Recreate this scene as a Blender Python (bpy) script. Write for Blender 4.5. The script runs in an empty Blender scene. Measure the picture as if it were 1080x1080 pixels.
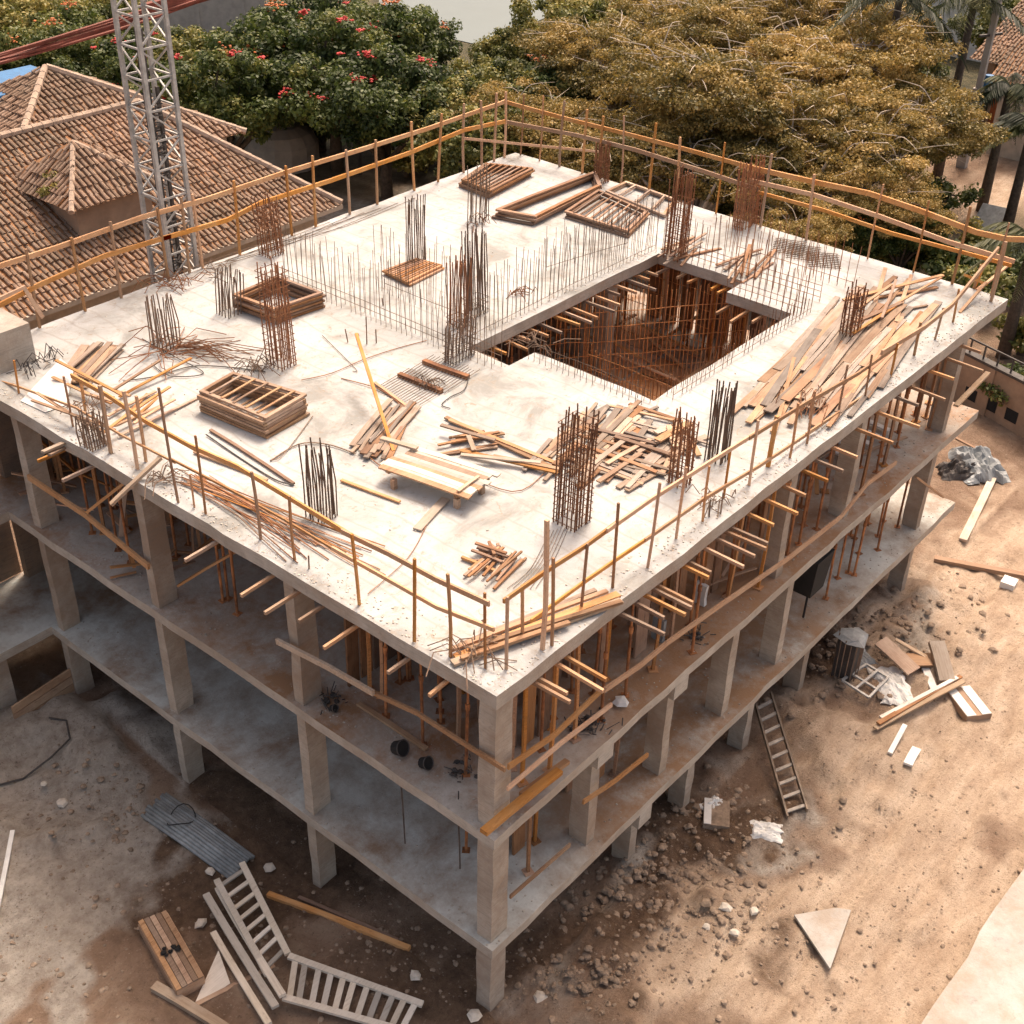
import bpy, math, random
import numpy as np
from mathutils import Vector, Matrix
R = random.Random(7)
NR = np.random.default_rng(5)
scene = bpy.context.scene
COL = scene.collection

# ------------------------------------------------------------------ camera (solved from the photograph)
CAM = Vector((-11.642, -9.748, 20.228)); YAW, PIT, ROL, FOC = 0.68712, 0.59455, 0.027162, 1346.05
fw = Vector((math.cos(PIT)*math.cos(YAW), math.cos(PIT)*math.sin(YAW), -math.sin(PIT)))
r0 = fw.cross(Vector((0, 0, 1))).normalized(); u0 = r0.cross(fw)
rt = r0*math.cos(ROL)+u0*math.sin(ROL); up = -r0*math.sin(ROL)+u0*math.cos(ROL)
HR, HM, HL, GZ = 6.4, 3.06, 0.0, -2.2        # roof deck, middle floor, lower floor, ground
BW, BD = 20.5, 16.9                           # building footprint

def ray(px, py):
    return fw+(px-540)/FOC*rt-(py-540)/FOC*up
def at(px, py, z):
    d = ray(px, py); return CAM+d*((z-CAM.z)/d.z)
def atx(px, py, x):
    d = ray(px, py); return CAM+d*((x-CAM.x)/d.x)
def aty(px, py, y):
    d = ray(px, py); return CAM+d*((y-CAM.y)/d.y)
def hz(x, y, py):
    # height z at which the vertical through (x,y) crosses image row py
    k = (540-py)/FOC
    dx, dy = x-CAM.x, y-CAM.y
    n = up-k*fw
    return CAM.z-(n.x*dx+n.y*dy)/n.z

cd = bpy.data.cameras.new("camera"); cam = bpy.data.objects.new("camera", cd); COL.objects.link(cam)
m = Matrix((rt, up, -fw)).transposed().to_4x4(); m.translation = CAM; cam.matrix_world = m
cd.sensor_width = 36; cd.lens = FOC/1080*36; cd.clip_end = 3000; cd.clip_start = 0.1
scene.camera = cam

# ------------------------------------------------------------------ materials
def mat(name):
    mt = bpy.data.materials.new(name); mt.use_nodes = True
    nt = mt.node_tree; b = nt.nodes['Principled BSDF']
    return mt, nt, b
def nd(nt, t, **k):
    n = nt.nodes.new(t)
    for a, v in k.items(): setattr(n, a, v)
    return n
def noise(nt, vec, scale, detail=5, rough=.6, dist=0):
    n = nd(nt, 'ShaderNodeTexNoise'); n.inputs['Scale'].default_value = scale
    n.inputs['Detail'].default_value = detail; n.inputs['Roughness'].default_value = rough
    n.inputs['Distortion'].default_value = dist
    if vec is not None: nt.links.new(vec, n.inputs['Vector'])
    return n.outputs['Fac']
def ramp(nt, fac, stops):
    n = nd(nt, 'ShaderNodeValToRGB'); e = n.color_ramp.elements
    while len(e) < len(stops): e.new(.5)
    for el, (p, c) in zip(e, stops):
        el.position = p; el.color = (c, c, c, 1) if isinstance(c, (int, float)) else (*c, 1)
    nt.links.new(fac, n.inputs[0]); return n.outputs[0]
def mix(nt, f, a, b, mode='MIX'):
    n = nd(nt, 'ShaderNodeMix', data_type='RGBA', blend_type=mode)
    for s, v in ((n.inputs[0], f), (n.inputs[6], a), (n.inputs[7], b)):
        if isinstance(v, (int, float)): s.default_value = v
        elif isinstance(v, tuple): s.default_value = (*v, 1)
        else: nt.links.new(v, s)
    return n.outputs[2]
def math_(nt, op, a, b):
    n = nd(nt, 'ShaderNodeMath', operation=op)
    for s, v in ((n.inputs[0], a), (n.inputs[1], b)):
        if isinstance(v, (int, float)): s.default_value = v
        else: nt.links.new(v, s)
    return n.outputs[0]
def bump(nt, b, h, strength, dist=.02):
    n = nd(nt, 'ShaderNodeBump'); n.inputs['Strength'].default_value = strength; n.inputs['Distance'].default_value = dist
    nt.links.new(h, n.inputs['Height']); nt.links.new(n.outputs[0], b.inputs['Normal'])
def pos(nt): return nd(nt, 'ShaderNodeNewGeometry').outputs['Position']
def objc(nt): return nd(nt, 'ShaderNodeTexCoord').outputs['Object']
def scalev(nt, v, s):
    n = nd(nt, 'ShaderNodeMapping'); n.inputs['Scale'].default_value = s; nt.links.new(v, n.inputs['Vector']); return n.outputs[0]
def rnd(nt): return nd(nt, 'ShaderNodeObjectInfo').outputs['Random']

def m_deck():
    mt, nt, b = mat('white_deck'); P = pos(nt)
    c = ramp(nt, noise(nt, P, .55, 8, .65, .6), [(.36, (.28, .28, .265)), (.44, (.41, .415, .405)), (.54, (.475, .485, .48)), (.7, (.51, .525, .525))])
    c = mix(nt, ramp(nt, noise(nt, scalev(nt, P, (.7, 1.3, 1)), 1.5, 9, .72, 1.5), [(.52, 0.), (.68, .7)]), c, (.36, .34, .30))
    c = mix(nt, ramp(nt, noise(nt, P, 3.4, 9, .78, 1.0), [(.55, 0.), (.68, .9)]), c, (.30, .22, .15))
    c = mix(nt, ramp(nt, noise(nt, P, 16, 6, .75), [(.60, 0.), (.72, .8)]), c, (.42, .36, .30))
    # chalk and trowel lines
    w = nd(nt, 'ShaderNodeTexWave'); w.inputs['Scale'].default_value = .5; w.inputs['Distortion'].default_value = 7
    w.inputs['Detail'].default_value = 4; w.inputs['Detail Scale'].default_value = .35
    nt.links.new(P, w.inputs['Vector'])
    c = mix(nt, ramp(nt, w.outputs['Fac'], [(.0, .55), (.035, 0.)]), c, (.34, .32, .29))
    # board joints of the poured strips
    s = nd(nt, 'ShaderNodeSeparateXYZ'); nt.links.new(P, s.inputs[0])
    j = math_(nt, 'PINGPONG', math_(nt, 'ADD', s.outputs['X'], math_(nt, 'MULTIPLY', noise(nt, P, 2), .05)), 1.22)
    c = mix(nt, math_(nt, 'MULTIPLY', ramp(nt, j, [(.0, .35), (.010, 0.)]), ramp(nt, noise(nt, P, .8), [(.45, 0.), (.6, 1.)])), c, (.40, .37, .33))
    nt.links.new(c, b.inputs['Base Color']); b.inputs['Roughness'].default_value = .85
    bump(nt, b, noise(nt, P, 12, 8, .7), .35, .02); return mt
def m_concrete(name, c1, c2, c3, stain=(.30, .19, .11), amt=.6, grain=True, sscale=.45, band=False):
    mt, nt, b = mat(name); P = pos(nt)
    c = ramp(nt, noise(nt, P, 1.1, 9, .7, .05), [(.3, c1), (.5, c2), (.72, c3)])
    c = mix(nt, ramp(nt, noise(nt, P, sscale, 9, .72, .15), [(.42, 0.), (.62, amt)]), c, stain)
    c = mix(nt, ramp(nt, noise(nt, P, 7, 8, .75), [(.55, 0.), (.72, .55)]), c, tuple(v*.45 for v in c2))
    if band:   # trodden brown dirt along the right hand side of the open floors
        sx = nd(nt, 'ShaderNodeSeparateXYZ'); nt.links.new(P, sx.inputs[0])
        bx = ramp(nt, math_(nt, 'DIVIDE', sx.outputs['X'], 20.), [(.10, 0.), (.22, 1.), (.62, 1.), (.72, 0.)])
        by = ramp(nt, math_(nt, 'DIVIDE', sx.outputs['Y'], 10.), [(.25, 1.), (.5, 0.)])
        fb = math_(nt, 'MULTIPLY', math_(nt, 'MULTIPLY', bx, by), ramp(nt, noise(nt, P, .9, 9, .75), [(.36, .1), (.56, .95)]))
        c = mix(nt, fb, c, (.33, .19, .10))
    g = noise(nt, scalev(nt, P, (2.5, 2.5, 34)), 1, 4, .6)
    if grain: c = mix(nt, ramp(nt, g, [(.35, .5), (.5, 0.)]), c, tuple(v*.6 for v in c2))
    nt.links.new(c, b.inputs['Base Color']); b.inputs['Roughness'].default_value = .9
    bump(nt, b, noise(nt, P, 18, 8, .7), .5, .02); return mt
def m_wood(name, c1, c2, c3, dark=(.12, .06, .03)):
    mt, nt, b = mat(name); O = objc(nt); r = rnd(nt)
    ad = nd(nt, 'ShaderNodeVectorMath', operation='ADD'); nt.links.new(O, ad.inputs[0])
    cmb = nd(nt, 'ShaderNodeCombineXYZ'); nt.links.new(math_(nt, 'MULTIPLY', r, 50), cmb.inputs[0]); nt.links.new(math_(nt, 'MULTIPLY', r, 13), cmb.inputs[1])
    nt.links.new(cmb.outputs[0], ad.inputs[1]); V = ad.outputs[0]
    g = noise(nt, scalev(nt, V, (1.2, 28, 28)), 1, 6, .65, .3)
    c = mix(nt, ramp(nt, g, [(.33, 0.), (.66, 1.)]), c1, c2)
    c = mix(nt, ramp(nt, noise(nt, V, 1.4, 5, .6), [(.4, 0.), (.7, .8)]), c, c3)
    c = mix(nt, ramp(nt, noise(nt, scalev(nt, V, (2, 9, 9)), 1, 6, .8), [(.56, 0.), (.7, .8)]), c, dark)
    hs = nd(nt, 'ShaderNodeHueSaturation'); nt.links.new(c, hs.inputs['Color'])
    mr = nd(nt, 'ShaderNodeMapRange'); nt.links.new(r, mr.inputs[0]); mr.inputs[3].default_value = .62; mr.inputs[4].default_value = 1.3
    nt.links.new(mr.outputs[0], hs.inputs['Value'])
    mr2 = nd(nt, 'ShaderNodeMapRange'); nt.links.new(math_(nt, 'FRACT', math_(nt, 'MULTIPLY', r, 7.3), 0), mr2.inputs[0]); mr2.inputs[3].default_value = .7; mr2.inputs[4].default_value = 1.15
    nt.links.new(mr2.outputs[0], hs.inputs['Saturation'])
    nt.links.new(hs.outputs[0], b.inputs['Base Color']); b.inputs['Roughness'].default_value = .8
    bump(nt, b, g, .35, .01); return mt
def m_rust(name, c1, c2, rough=.85):
    mt, nt, b = mat(name); P = pos(nt)
    c = mix(nt, ramp(nt, noise(nt, P, 3.5, 6, .7), [(.35, 0.), (.62, 1.)]), c1, c2)
    hs = nd(nt, 'ShaderNodeHueSaturation'); nt.links.new(c, hs.inputs['Color'])
    mr = nd(nt, 'ShaderNodeMapRange'); nt.links.new(rnd(nt), mr.inputs[0]); mr.inputs[3].default_value = .65; mr.inputs[4].default_value = 1.3
    nt.links.new(mr.outputs[0], hs.inputs['Value'])
    nt.links.new(hs.outputs[0], b.inputs['Base Color']); b.inputs['Roughness'].default_value = rough
    return mt
def m_plain(name, c, rough=.8, var=.25, metal=0., scale=4):
    mt, nt, b = mat(name); P = pos(nt)
    k = mix(nt, ramp(nt, noise(nt, P, scale, 7, .7), [(.35, 0.), (.68, 1.)]), tuple(v*(1-var) for v in c), tuple(min(1, v*(1+var)) for v in c))
    nt.links.new(k, b.inputs['Base Color']); b.inputs['Roughness'].default_value = rough; b.inputs['Metallic'].default_value = metal
    bump(nt, b, noise(nt, P, 25, 5, .7), .25, .01)
    return mt
def m_leaf(name, cols):
    mt, nt, b = mat(name)
    a = nd(nt, 'ShaderNodeAttribute', attribute_name='tone'); r = rnd(nt)
    f = math_(nt, 'ADD', a.outputs['Fac'], math_(nt, 'MULTIPLY', math_(nt, 'SUBTRACT', r, .5), .3))
    c = ramp(nt, f, [(i/(len(cols)-1), c) for i, c in enumerate(cols)])
    nt.links.new(c, b.inputs['Base Color']); b.inputs['Roughness'].default_value = .55
    tr = nd(nt, 'ShaderNodeBsdfTranslucent'); nt.links.new(c, tr.inputs[0])
    ms = nd(nt, 'ShaderNodeMixShader'); ms.inputs[0].default_value = .3
    nt.links.new(b.outputs[0], ms.inputs[1]); nt.links.new(tr.outputs[0], ms.inputs[2])
    nt.links.new(ms.outputs[0], nt.nodes['Material Output'].inputs[0]); return mt
def m_ground():
    mt, nt, b = mat('site_soil'); P = pos(nt)
    a = nd(nt, 'ShaderNodeAttribute', attribute_name='zone'); s = nd(nt, 'ShaderNodeSeparateColor'); nt.links.new(a.outputs['Color'], s.inputs[0])
    c = ramp(nt, noise(nt, P, .9, 10, .72, .5), [(.3, (.17, .105, .065)), (.5, (.28, .185, .125)), (.7, (.40, .295, .21))])
    def z(ch, lo=.3, hi=.62, sc=1.6):
        n = noise(nt, P, sc, 8, .75, .4)
        return ramp(nt, math_(nt, 'MULTIPLY', s.outputs[ch], math_(nt, 'ADD', n, .45)), [(lo, 0.), (hi, 1.)])
    c = mix(nt, z('Green'), c, ramp(nt, noise(nt, P, 3, 9, .7), [(.35, (.32, .265, .215)), (.65, (.54, .48, .41))]))
    c = mix(nt, z('Red', .25, .7), c, ramp(nt, noise(nt, scalev(nt, P, (.35, 1, 1)), 2.2, 9, .68), [(.3, (.38, .265, .18)), (.5, (.53, .395, .285)), (.7, (.68, .54, .41))]))
    c = mix(nt, z('Blue', .35, .6), c, ramp(nt, noise(nt, P, 4, 8, .7), [(.35, (.095, .056, .034)), (.65, (.19, .118, .07))]))
    al = nd(nt, 'ShaderNodeAttribute', attribute_name='green')
    c = mix(nt, al.outputs['Fac'], c, ramp(nt, noise(nt, P, 1.3, 9, .7), [(.35, (.03, .032, .014)), (.6, (.10, .085, .04)), (.75, (.2, .15, .09))]))
    sp = noise(nt, P, 9, 6, .8)
    c = mix(nt, ramp(nt, sp, [(.33, .75), (.44, 0.)]), c, (.08, .05, .03))
    c = mix(nt, ramp(nt, sp, [(.60, 0.), (.70, .8)]), c, (.60, .50, .40))
    nt.links.new(c, b.inputs['Base Color']); b.inputs['Roughness'].default_value = .95
    h = math_(nt, 'ADD', noise(nt, P, 5, 10, .75), math_(nt, 'MULTIPLY', noise(nt, P, 24, 6, .8), .5))
    bump(nt, b, h, .9, .12); return mt

M = {}
M['deck'] = m_deck()
M['fascia'] = m_concrete('edge_concrete', (.36, .32, .27), (.47, .43, .37), (.58, .54, .48), (.33, .24, .17), .6)
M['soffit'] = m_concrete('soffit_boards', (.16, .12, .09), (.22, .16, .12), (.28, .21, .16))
M['floor'] = m_concrete('dusty_floor', (.46, .45, .41), (.57, .58, .54), (.66, .67, .63), (.25, .15, .085), .9, False, .4, True)
M['floor2'] = m_concrete('dirty_floor', (.34, .29, .24), (.46, .42, .37), (.62, .60, .56), (.30, .165, .085), 1.0, False, .55, True)
M['column'] = m_concrete('column_concrete', (.36, .31, .25), (.47, .41, .34), (.57, .52, .45), (.27, .18, .12), .7)
M['orange'] = m_wood('orange_timber', (.42, .19, .065), (.58, .29, .105), (.56, .34, .17), (.26, .12, .05))
M['wood'] = m_wood('weathered_timber', (.27, .15, .085), (.42, .26, .155), (.50, .35, .23))
M['oldwood'] = m_wood('grey_old_timber', (.20, .14, .10), (.34, .26, .20), (.42, .34, .27), (.10, .06, .04))
M['pale'] = m_wood('pale_timber', (.38, .26, .17), (.52, .39, .27), (.60, .49, .38), (.28, .18, .10))
M['brown'] = m_wood('brown_formwork', (.20, .095, .045), (.33, .165, .08), (.40, .24, .14), (.06, .03, .02))
M['greywood'] = m_wood('bleached_timber', (.50, .43, .34), (.62, .55, .46), (.70, .63, .54), (.32, .24, .17))
M['rust'] = m_rust('rusted_rebar', (.17, .07, .035), (.34, .155, .07))
M['rustbright'] = m_rust('bright_rust', (.34, .13, .05), (.64, .30, .11))  # brighter version of the rebar rust, for the mesh in the pit
M['rebar'] = m_rust('dull_rebar', (.13, .095, .07), (.26, .17, .115))
M['prop'] = m_rust('rusty_steel_prop', (.17, .065, .03), (.46, .19, .07))
M['rusty_ply'] = m_wood('rust_stained_plywood', (.42, .18, .07), (.60, .30, .13), (.48, .27, .15))
M['propwood'] = m_wood('timber_prop', (.36, .155, .055), (.54, .26, .10), (.42, .23, .11))
M['soil'] = m_ground()
M['galv'] = m_plain('grey_steel', (.46, .45, .43), .5, .3, .2)
M['dullmetal'] = m_plain('dusty_metal', (.24, .18, .13), .7, .4)
M['stonelight'] = m_plain('dusty_white', (.48, .43, .37), .8, .3)
M['darksteel'] = m_plain('dark_steel', (.07, .06, .055), .6, .4)
M['white'] = m_plain('white_paint', (.72, .71, .68), .7, .12)
M['offwhite'] = m_plain('cream_render', (.50, .42, .33), .9, .22, 0, 1.5)
M['black'] = m_plain('black_rubber', (.014, .013, .013), .9, .3)
M['tan'] = m_plain('tan_render', (.36, .24, .16), .9, .2, 0, 1.5)
M['redcable'] = m_plain('red_cable', (.20, .05, .03), .7, .3)
M['blue'] = m_plain('blue_tarp', (.03, .16, .36), .5, .2)
M['greysheet'] = m_plain('grey_plastic', (.26, .28, .29), .45, .3)
M['stone'] = m_plain('rubble_stone', (.29, .215, .155), .95, .4, 0, 5)
M['palestone'] = m_plain('pale_stone', (.60, .54, .46), .95, .2, 0, 5)
M['bark'] = m_plain('tree_bark', (.10, .075, .055), .95, .4, 0, 6)
M['palebark'] = m_plain('pale_bark', (.56, .48, .39), .9, .25, 0, 6)
M['polecon'] = m_plain('pole_concrete', (.42, .38, .34), .9, .15, 0, 2)
M['orangedoor'] = m_plain('orange_shutter', (.36, .11, .04), .7, .2)
M['pinktile'] = m_plain('pink_tile', (.48, .30, .23), .9, .25, 0, 3)
M['water'] = m_plain('lake_water', (.12, .155, .16), .6, .08, 0, .05)
M['pad'] = m_concrete('white_pad', (.36, .345, .32), (.44, .425, .40), (.50, .49, .465), (.36, .28, .21), .7, False, 1.0)
M['patch'] = m_concrete('sandy_concrete', (.46, .34, .26), (.52, .40, .31), (.57, .46, .37), (.40, .28, .2), .7, False, 1.2)
M['leafdark'] = m_leaf('dark_green_leaves', [(.02, .034, .008), (.055, .085, .018), (.12, .15, .03), (.27, .25, .06)])
M['leafmid'] = m_leaf('olive_leaves', [(.035, .05, .012), (.10, .12, .028), (.23, .22, .05), (.42, .33, .09)])
M['leafbrown'] = m_leaf('dry_golden_leaves', [(.065, .062, .017), (.215, .165, .042), (.40, .275, .075), (.60, .42, .15)])
M['leafpalm'] = m_leaf('palm_leaves', [(.012, .02, .01), (.035, .05, .02), (.09, .10, .03), (.18, .17, .06)])
M['redbloom'] = m_plain('red_blossom', (.50, .025, .02), .6, .3)
M['orangebloom'] = m_plain('orange_blossom', (.55, .15, .03), .6, .3)
mt, nt, b = mat('clay_tiles'); P = pos(nt)
c = ramp(nt, noise(nt, scalev(nt, P, (4.2, 2.2, 2.2)), 1, 5, .75), [(.3, (.13, .08, .055)), (.5, (.29, .185, .125)), (.7, (.45, .33, .25))])
c = mix(nt, ramp(nt, noise(nt, P, .35, 8, .75), [(.42, 0.), (.62, .75)]), c, (.15, .115, .08))
c = mix(nt, ramp(nt, noise(nt, P, 3, 8, .8), [(.55, 0.), (.7, .6)]), c, (.52, .42, .32))
nt.links.new(c, b.inputs['Base Color']); b.inputs['Roughness'].default_value = .95; M['tile'] = mt

# ------------------------------------------------------------------ mesh helpers
class MB:
    def __init__(s): s.v = []; s.f = []; s.mi = []
    def face(s, idx, mi=0): s.f.append(idx); s.mi.append(mi)
    def box(s, x0, y0, z0, x1, y1, z1, mi=0):
        n = len(s.v)
        s.v += [(x0, y0, z0), (x1, y0, z0), (x1, y1, z0), (x0, y1, z0), (x0, y0, z1), (x1, y0, z1), (x1, y1, z1), (x0, y1, z1)]
        for q in ((0, 3, 2, 1), (4, 5, 6, 7), (0, 1, 5, 4), (1, 2, 6, 5), (2, 3, 7, 6), (3, 0, 4, 7)): s.face(tuple(n+i for i in q), mi)
        return s
    def sweep(s, pts, prof, upv=Vector((0, 0, 1)), scale=None, cap=True, mi=0):
        pts = [Vector(p) for p in pts]; n0 = len(s.v); k = len(prof)
        for i, p in enumerate(pts):
            d = (pts[min(i+1, len(pts)-1)]-pts[max(i-1, 0)])
            if d.length < 1e-9: d = Vector((1, 0, 0))
            d.normalize(); a = upv
            if abs(d.dot(a)) > .96: a = Vector((1, 0, 0))
            side = a.cross(d).normalized(); w = d.cross(side)
            sc = scale[i] if scale else 1
            for (u, v) in prof: s.v.append(tuple(p+side*(u*sc)+w*(v*sc)))
        for i in range(len(pts)-1):
            for j in range(k):
                a = n0+i*k+j; b_ = n0+i*k+(j+1) % k
                s.face((a, b_, b_+k, a+k), mi)
        if cap:
            s.face(tuple(n0+j for j in reversed(range(k))), mi); s.face(tuple(n0+(len(pts)-1)*k+j for j in range(k)), mi)
        return s
    def bar(s, p0, p1, w, t, upv=Vector((0, 0, 1)), bend=0, mi=0):
        p0 = Vector(p0); p1 = Vector(p1)
        if bend:
            L = (p1-p0).length; o1 = Vector([R.gauss(0, bend*L) for _ in range(3)]); o1.z = abs(o1.z)*.5
            pts = [p0, p0.lerp(p1, .33)+o1, p0.lerp(p1, .68)+o1*.7, p1]
        else: pts = [p0, p1]
        return s.sweep(pts, [(-w/2, -t/2), (w/2, -t/2), (w/2, t/2), (-w/2, t/2)], upv, mi=mi)
    def tube(s, pts, r, n=5, scale=None, mi=0):
        return s.sweep(pts, [(r*math.cos(2*math.pi*i/n), r*math.sin(2*math.pi*i/n)) for i in range(n)], scale=scale, mi=mi)
    def stone(s, c, r, flat=.7, mi=0):
        n = len(s.v); a = 6
        rings = [(-.8, .6), (-.1, 1.0), (.6, .7)]
        for zz, rr in rings:
            for i in range(a):
                t = 2*math.pi*i/a+R.random()*.5; q = r*rr*R.uniform(.75, 1.2)
                s.v.append((c[0]+q*math.cos(t), c[1]+q*math.sin(t), c[2]+r*zz*flat*R.uniform(.8, 1.1)))
        s.v.append((c[0], c[1], c[2]+r*flat*.9))
        for k in range(2):
            for i in range(a): s.face((n+k*a+i, n+k*a+(i+1) % a, n+(k+1)*a+(i+1) % a, n+(k+1)*a+i), mi)
        for i in range(a): s.face((n+2*a+i, n+2*a+(i+1) % a, n+3*a), mi)
        return s
    def build(s, name, mats, parent=None, origin=None, smooth=False):
        me = bpy.data.meshes.new(name)
        v = s.v
        if origin is not None:
            ox, oy, oz = origin; v = [(a-ox, b_-oy, c_-oz) for a, b_, c_ in v]
        me.from_pydata(v, [], s.f)
        for mm in (mats if isinstance(mats, (list, tuple)) else [mats]): me.materials.append(mm)
        if any(s.mi): me.polygons.foreach_set('material_index', s.mi)
        if smooth: me.polygons.foreach_set('use_smooth', [True]*len(s.f))
        me.update()
        o = bpy.data.objects.new(name, me); COL.objects.link(o)
        if origin is not None and parent is None: o.location = origin
        if parent is not None: o.parent = parent
        return o
def tag(o, label=None, cat=None, group=None, kind=None):
    if label: o['label'] = label
    if cat: o['category'] = cat
    if group: o['group'] = group
    if kind: o['kind'] = kind
    return o
def empty(name, loc=(0, 0, 0), label=None, cat=None, group=None, rz=0):
    o = bpy.data.objects.new(name, None); COL.objects.link(o); o.location = loc; o.rotation_euler = (0, 0, rz)
    o.empty_display_size = .2
    return tag(o, label, cat, group)
def copy_tree(o, parent=None, keep=True):
    c = o.copy(); COL.objects.link(c)
    if parent is not None: c.parent = parent
    for ch in list(o.children): copy_tree(ch, c)
    return c

def plank(p0, p1, w, t, mt, name='timber_plank', label=None, cat='plank', group=None, bend=.004, roll=0):
    """one board as its own object, local x along the board so the grain follows it"""
    p0 = Vector(p0); p1 = Vector(p1); d = p1-p0; L = max(d.length, .01)
    x = d/L; a = Vector((0, 0, 1)) if abs(x.z) < .95 else Vector((1, 0, 0))
    y = a.cross(x).normalized(); z = x.cross(y)
    mb = MB(); n = 4
    o1, o2 = R.gauss(0, bend*L), R.gauss(0, bend*L)
    e0, e1 = R.uniform(-.02, .02), R.uniform(-.02, .02)
    pts = [(0, 0, 0), (L*.3, o1, abs(o2)*.5), (L*.7, o1*.8, abs(o2)*.4), (L, 0, 0)]
    mb.sweep(pts, [(-w/2, -t/2), (w/2, -t/2), (w/2, t/2), (-w/2, t/2)])
    o = mb.build(name, mt)
    mw = Matrix((x, y, z)).transposed().to_4x4() @ Matrix.Rotation(roll, 4, 'X'); mw.translation = p0
    o.matrix_world = mw
    return tag(o, label, cat, group)

# ------------------------------------------------------------------ ground
def axis(lo, hi, a, b_, fine):
    L = []; v = a
    while v < b_: L.append(v); v += fine
    s = fine; v = b_
    while v < hi: L.append(v); s *= 1.18; v += s
    L.append(hi); s = fine; v = a; P_ = []
    while v > lo: s *= 1.18; v -= s; P_.append(v)
    return np.array(sorted(P_)+L)
gx = axis(-900, 2500, -9, 34, .16); gy = axis(-900, 2500, -12, 24, .16)
X, Y = np.meshgrid(gx, gy, indexing='ij')
def vnoise(X, Y, s, seed):
    g = np.random.default_rng(seed).random((257, 257))
    u = (X*s) % 256; v = (Y*s) % 256; i = np.floor(u).astype(int); j = np.floor(v).astype(int); a = u-i; b_ = v-j
    a = a*a*(3-2*a); b_ = b_*b_*(3-2*b_); i1 = (i+1) % 257; j1 = (j+1) % 257
    return (g[i, j]*(1-a)+g[i1, j]*a)*(1-b_)+(g[i, j1]*(1-a)+g[i1, j1]*a)*b_-.5
Z = np.full_like(X, GZ)
near = np.exp(-np.maximum(0, np.hypot(X-10, Y-2)-28)/8)
Z += near*(vnoise(X, Y, .35, 1)*.22+vnoise(X, Y, 1.1, 2)*.10+vnoise(X, Y, 3.1, 3)*.05)
WX = vnoise(X, Y, .55, 31)*1.4+vnoise(X, Y, 1.9, 33)*.9; WY = vnoise(X, Y, .55, 35)*1.4+vnoise(X, Y, 1.9, 37)*.9
def blob(px, py, rx, ry=None, rot=0.0, z=GZ):
    c_ = at(px, py, z); ry = ry or rx
    wv = min(rx, ry)*1.1; dx = X-c_.x+WX*wv; dy = Y-c_.y+WY*wv; ca, sa = math.cos(rot), math.sin(rot)
    return np.exp(-(((dx*ca+dy*sa)/rx)**2+((-dx*sa+dy*ca)/ry)**2))
rough = np.clip(blob(700, 930, 3.5, 2)+blob(620, 980, 3, 1.6)+blob(880, 660, 4, 1.5)+blob(960, 670, 4, 2), 0, 1)
Z += rough*(np.abs(vnoise(X, Y, 2.6, 8))*.45+np.abs(vnoise(X, Y, 5.7, 9))*.2)
Z += .55*blob(70, 800, 2.2, 2.0)+.5*blob(890, 790, 2.0, 1.1, .1)+.3*blob(700, 1010, 1.6)
Z -= .15*blob(230, 930, 1.5)
c_ = at(952, 955, GZ); q_ = np.hypot((X-c_.x)/.95, (Y-c_.y)/.75); Z += np.exp(-q_**8)*(GZ+.06-Z)
t0, t1 = at(1090, 745, GZ), at(860, 1085, GZ); td = (t1-t0).normalized()
AC = -(X-t0.x)*td.y+(Y-t0.y)*td.x+vnoise(X, Y, .18, 51)*1.6; AL = (X-t0.x)*td.x+(Y-t0.y)*td.y
for off in (-2.6, -1.1, .2, 1.8, 3.2):
    Z -= near*np.exp(-((AC-off)/.16)**2)*.11*(.4+vnoise(X, Y, .8, 53+int(off*3)+9)+.5)*(AL > -6)
    Z += near*np.exp(-((AC-off-.3)/.12)**2)*.06*(AL > -6)
Z += near*vnoise(X, Y, 5.3, 61)*.035
# the ground rises gently far off so woods and roofs stack up
green = np.clip((np.maximum(Y-24, (X-29)*.9+0*Y)-0)/6, 0, 1)
green *= 1-np.clip(blob(1040, 200, 7, 3)+blob(1010, 180, 8, 4)+blob(370, 215, 5, 3)+blob(1040, 350, 6, 3), 0, 1)
pale = np.clip(1.1*blob(1060, 800, 4.6, 3.2, .1)+1.1*blob(960, 900, 3.6, 1.8, .2)+.9*blob(1000, 1000, 3)+.8*blob(900, 1060, 2)
               +.9*blob(1060, 690, 4, 2.5)+.75*blob(1060, 560, 5, 2)+.7*blob(880, 800, 2, 1.2)+.55*blob(780, 1060, 2)+.8*blob(1040, 210, 7, 3), 0, 1.3)
c_ = at(952, 955, GZ); q_ = np.hypot((X-c_.x)/.95+WX*.10, (Y-c_.y)/.75+WY*.10); pale = pale+1.1*np.exp(-q_**6); sandy = np.exp(-q_**8)
grey = np.clip(1.25*blob(30, 1010, 2.4, 2.2)+1.1*blob(110, 930, 2.0, 1.6)+1.0*blob(50, 800, 2.8, 2.2)+.9*blob(190, 900, 1.4)+.9*blob(40, 900, 3, 2)+.7*blob(960, 655, 4, 1.6)
               +.8*blob(690, 920, 2.4, 1.3)+.6*blob(780, 870, 1.5)+.5*blob(580, 1060, 1.5)+.7*blob(370, 215, 6, 3), 0, 1.3)
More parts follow.
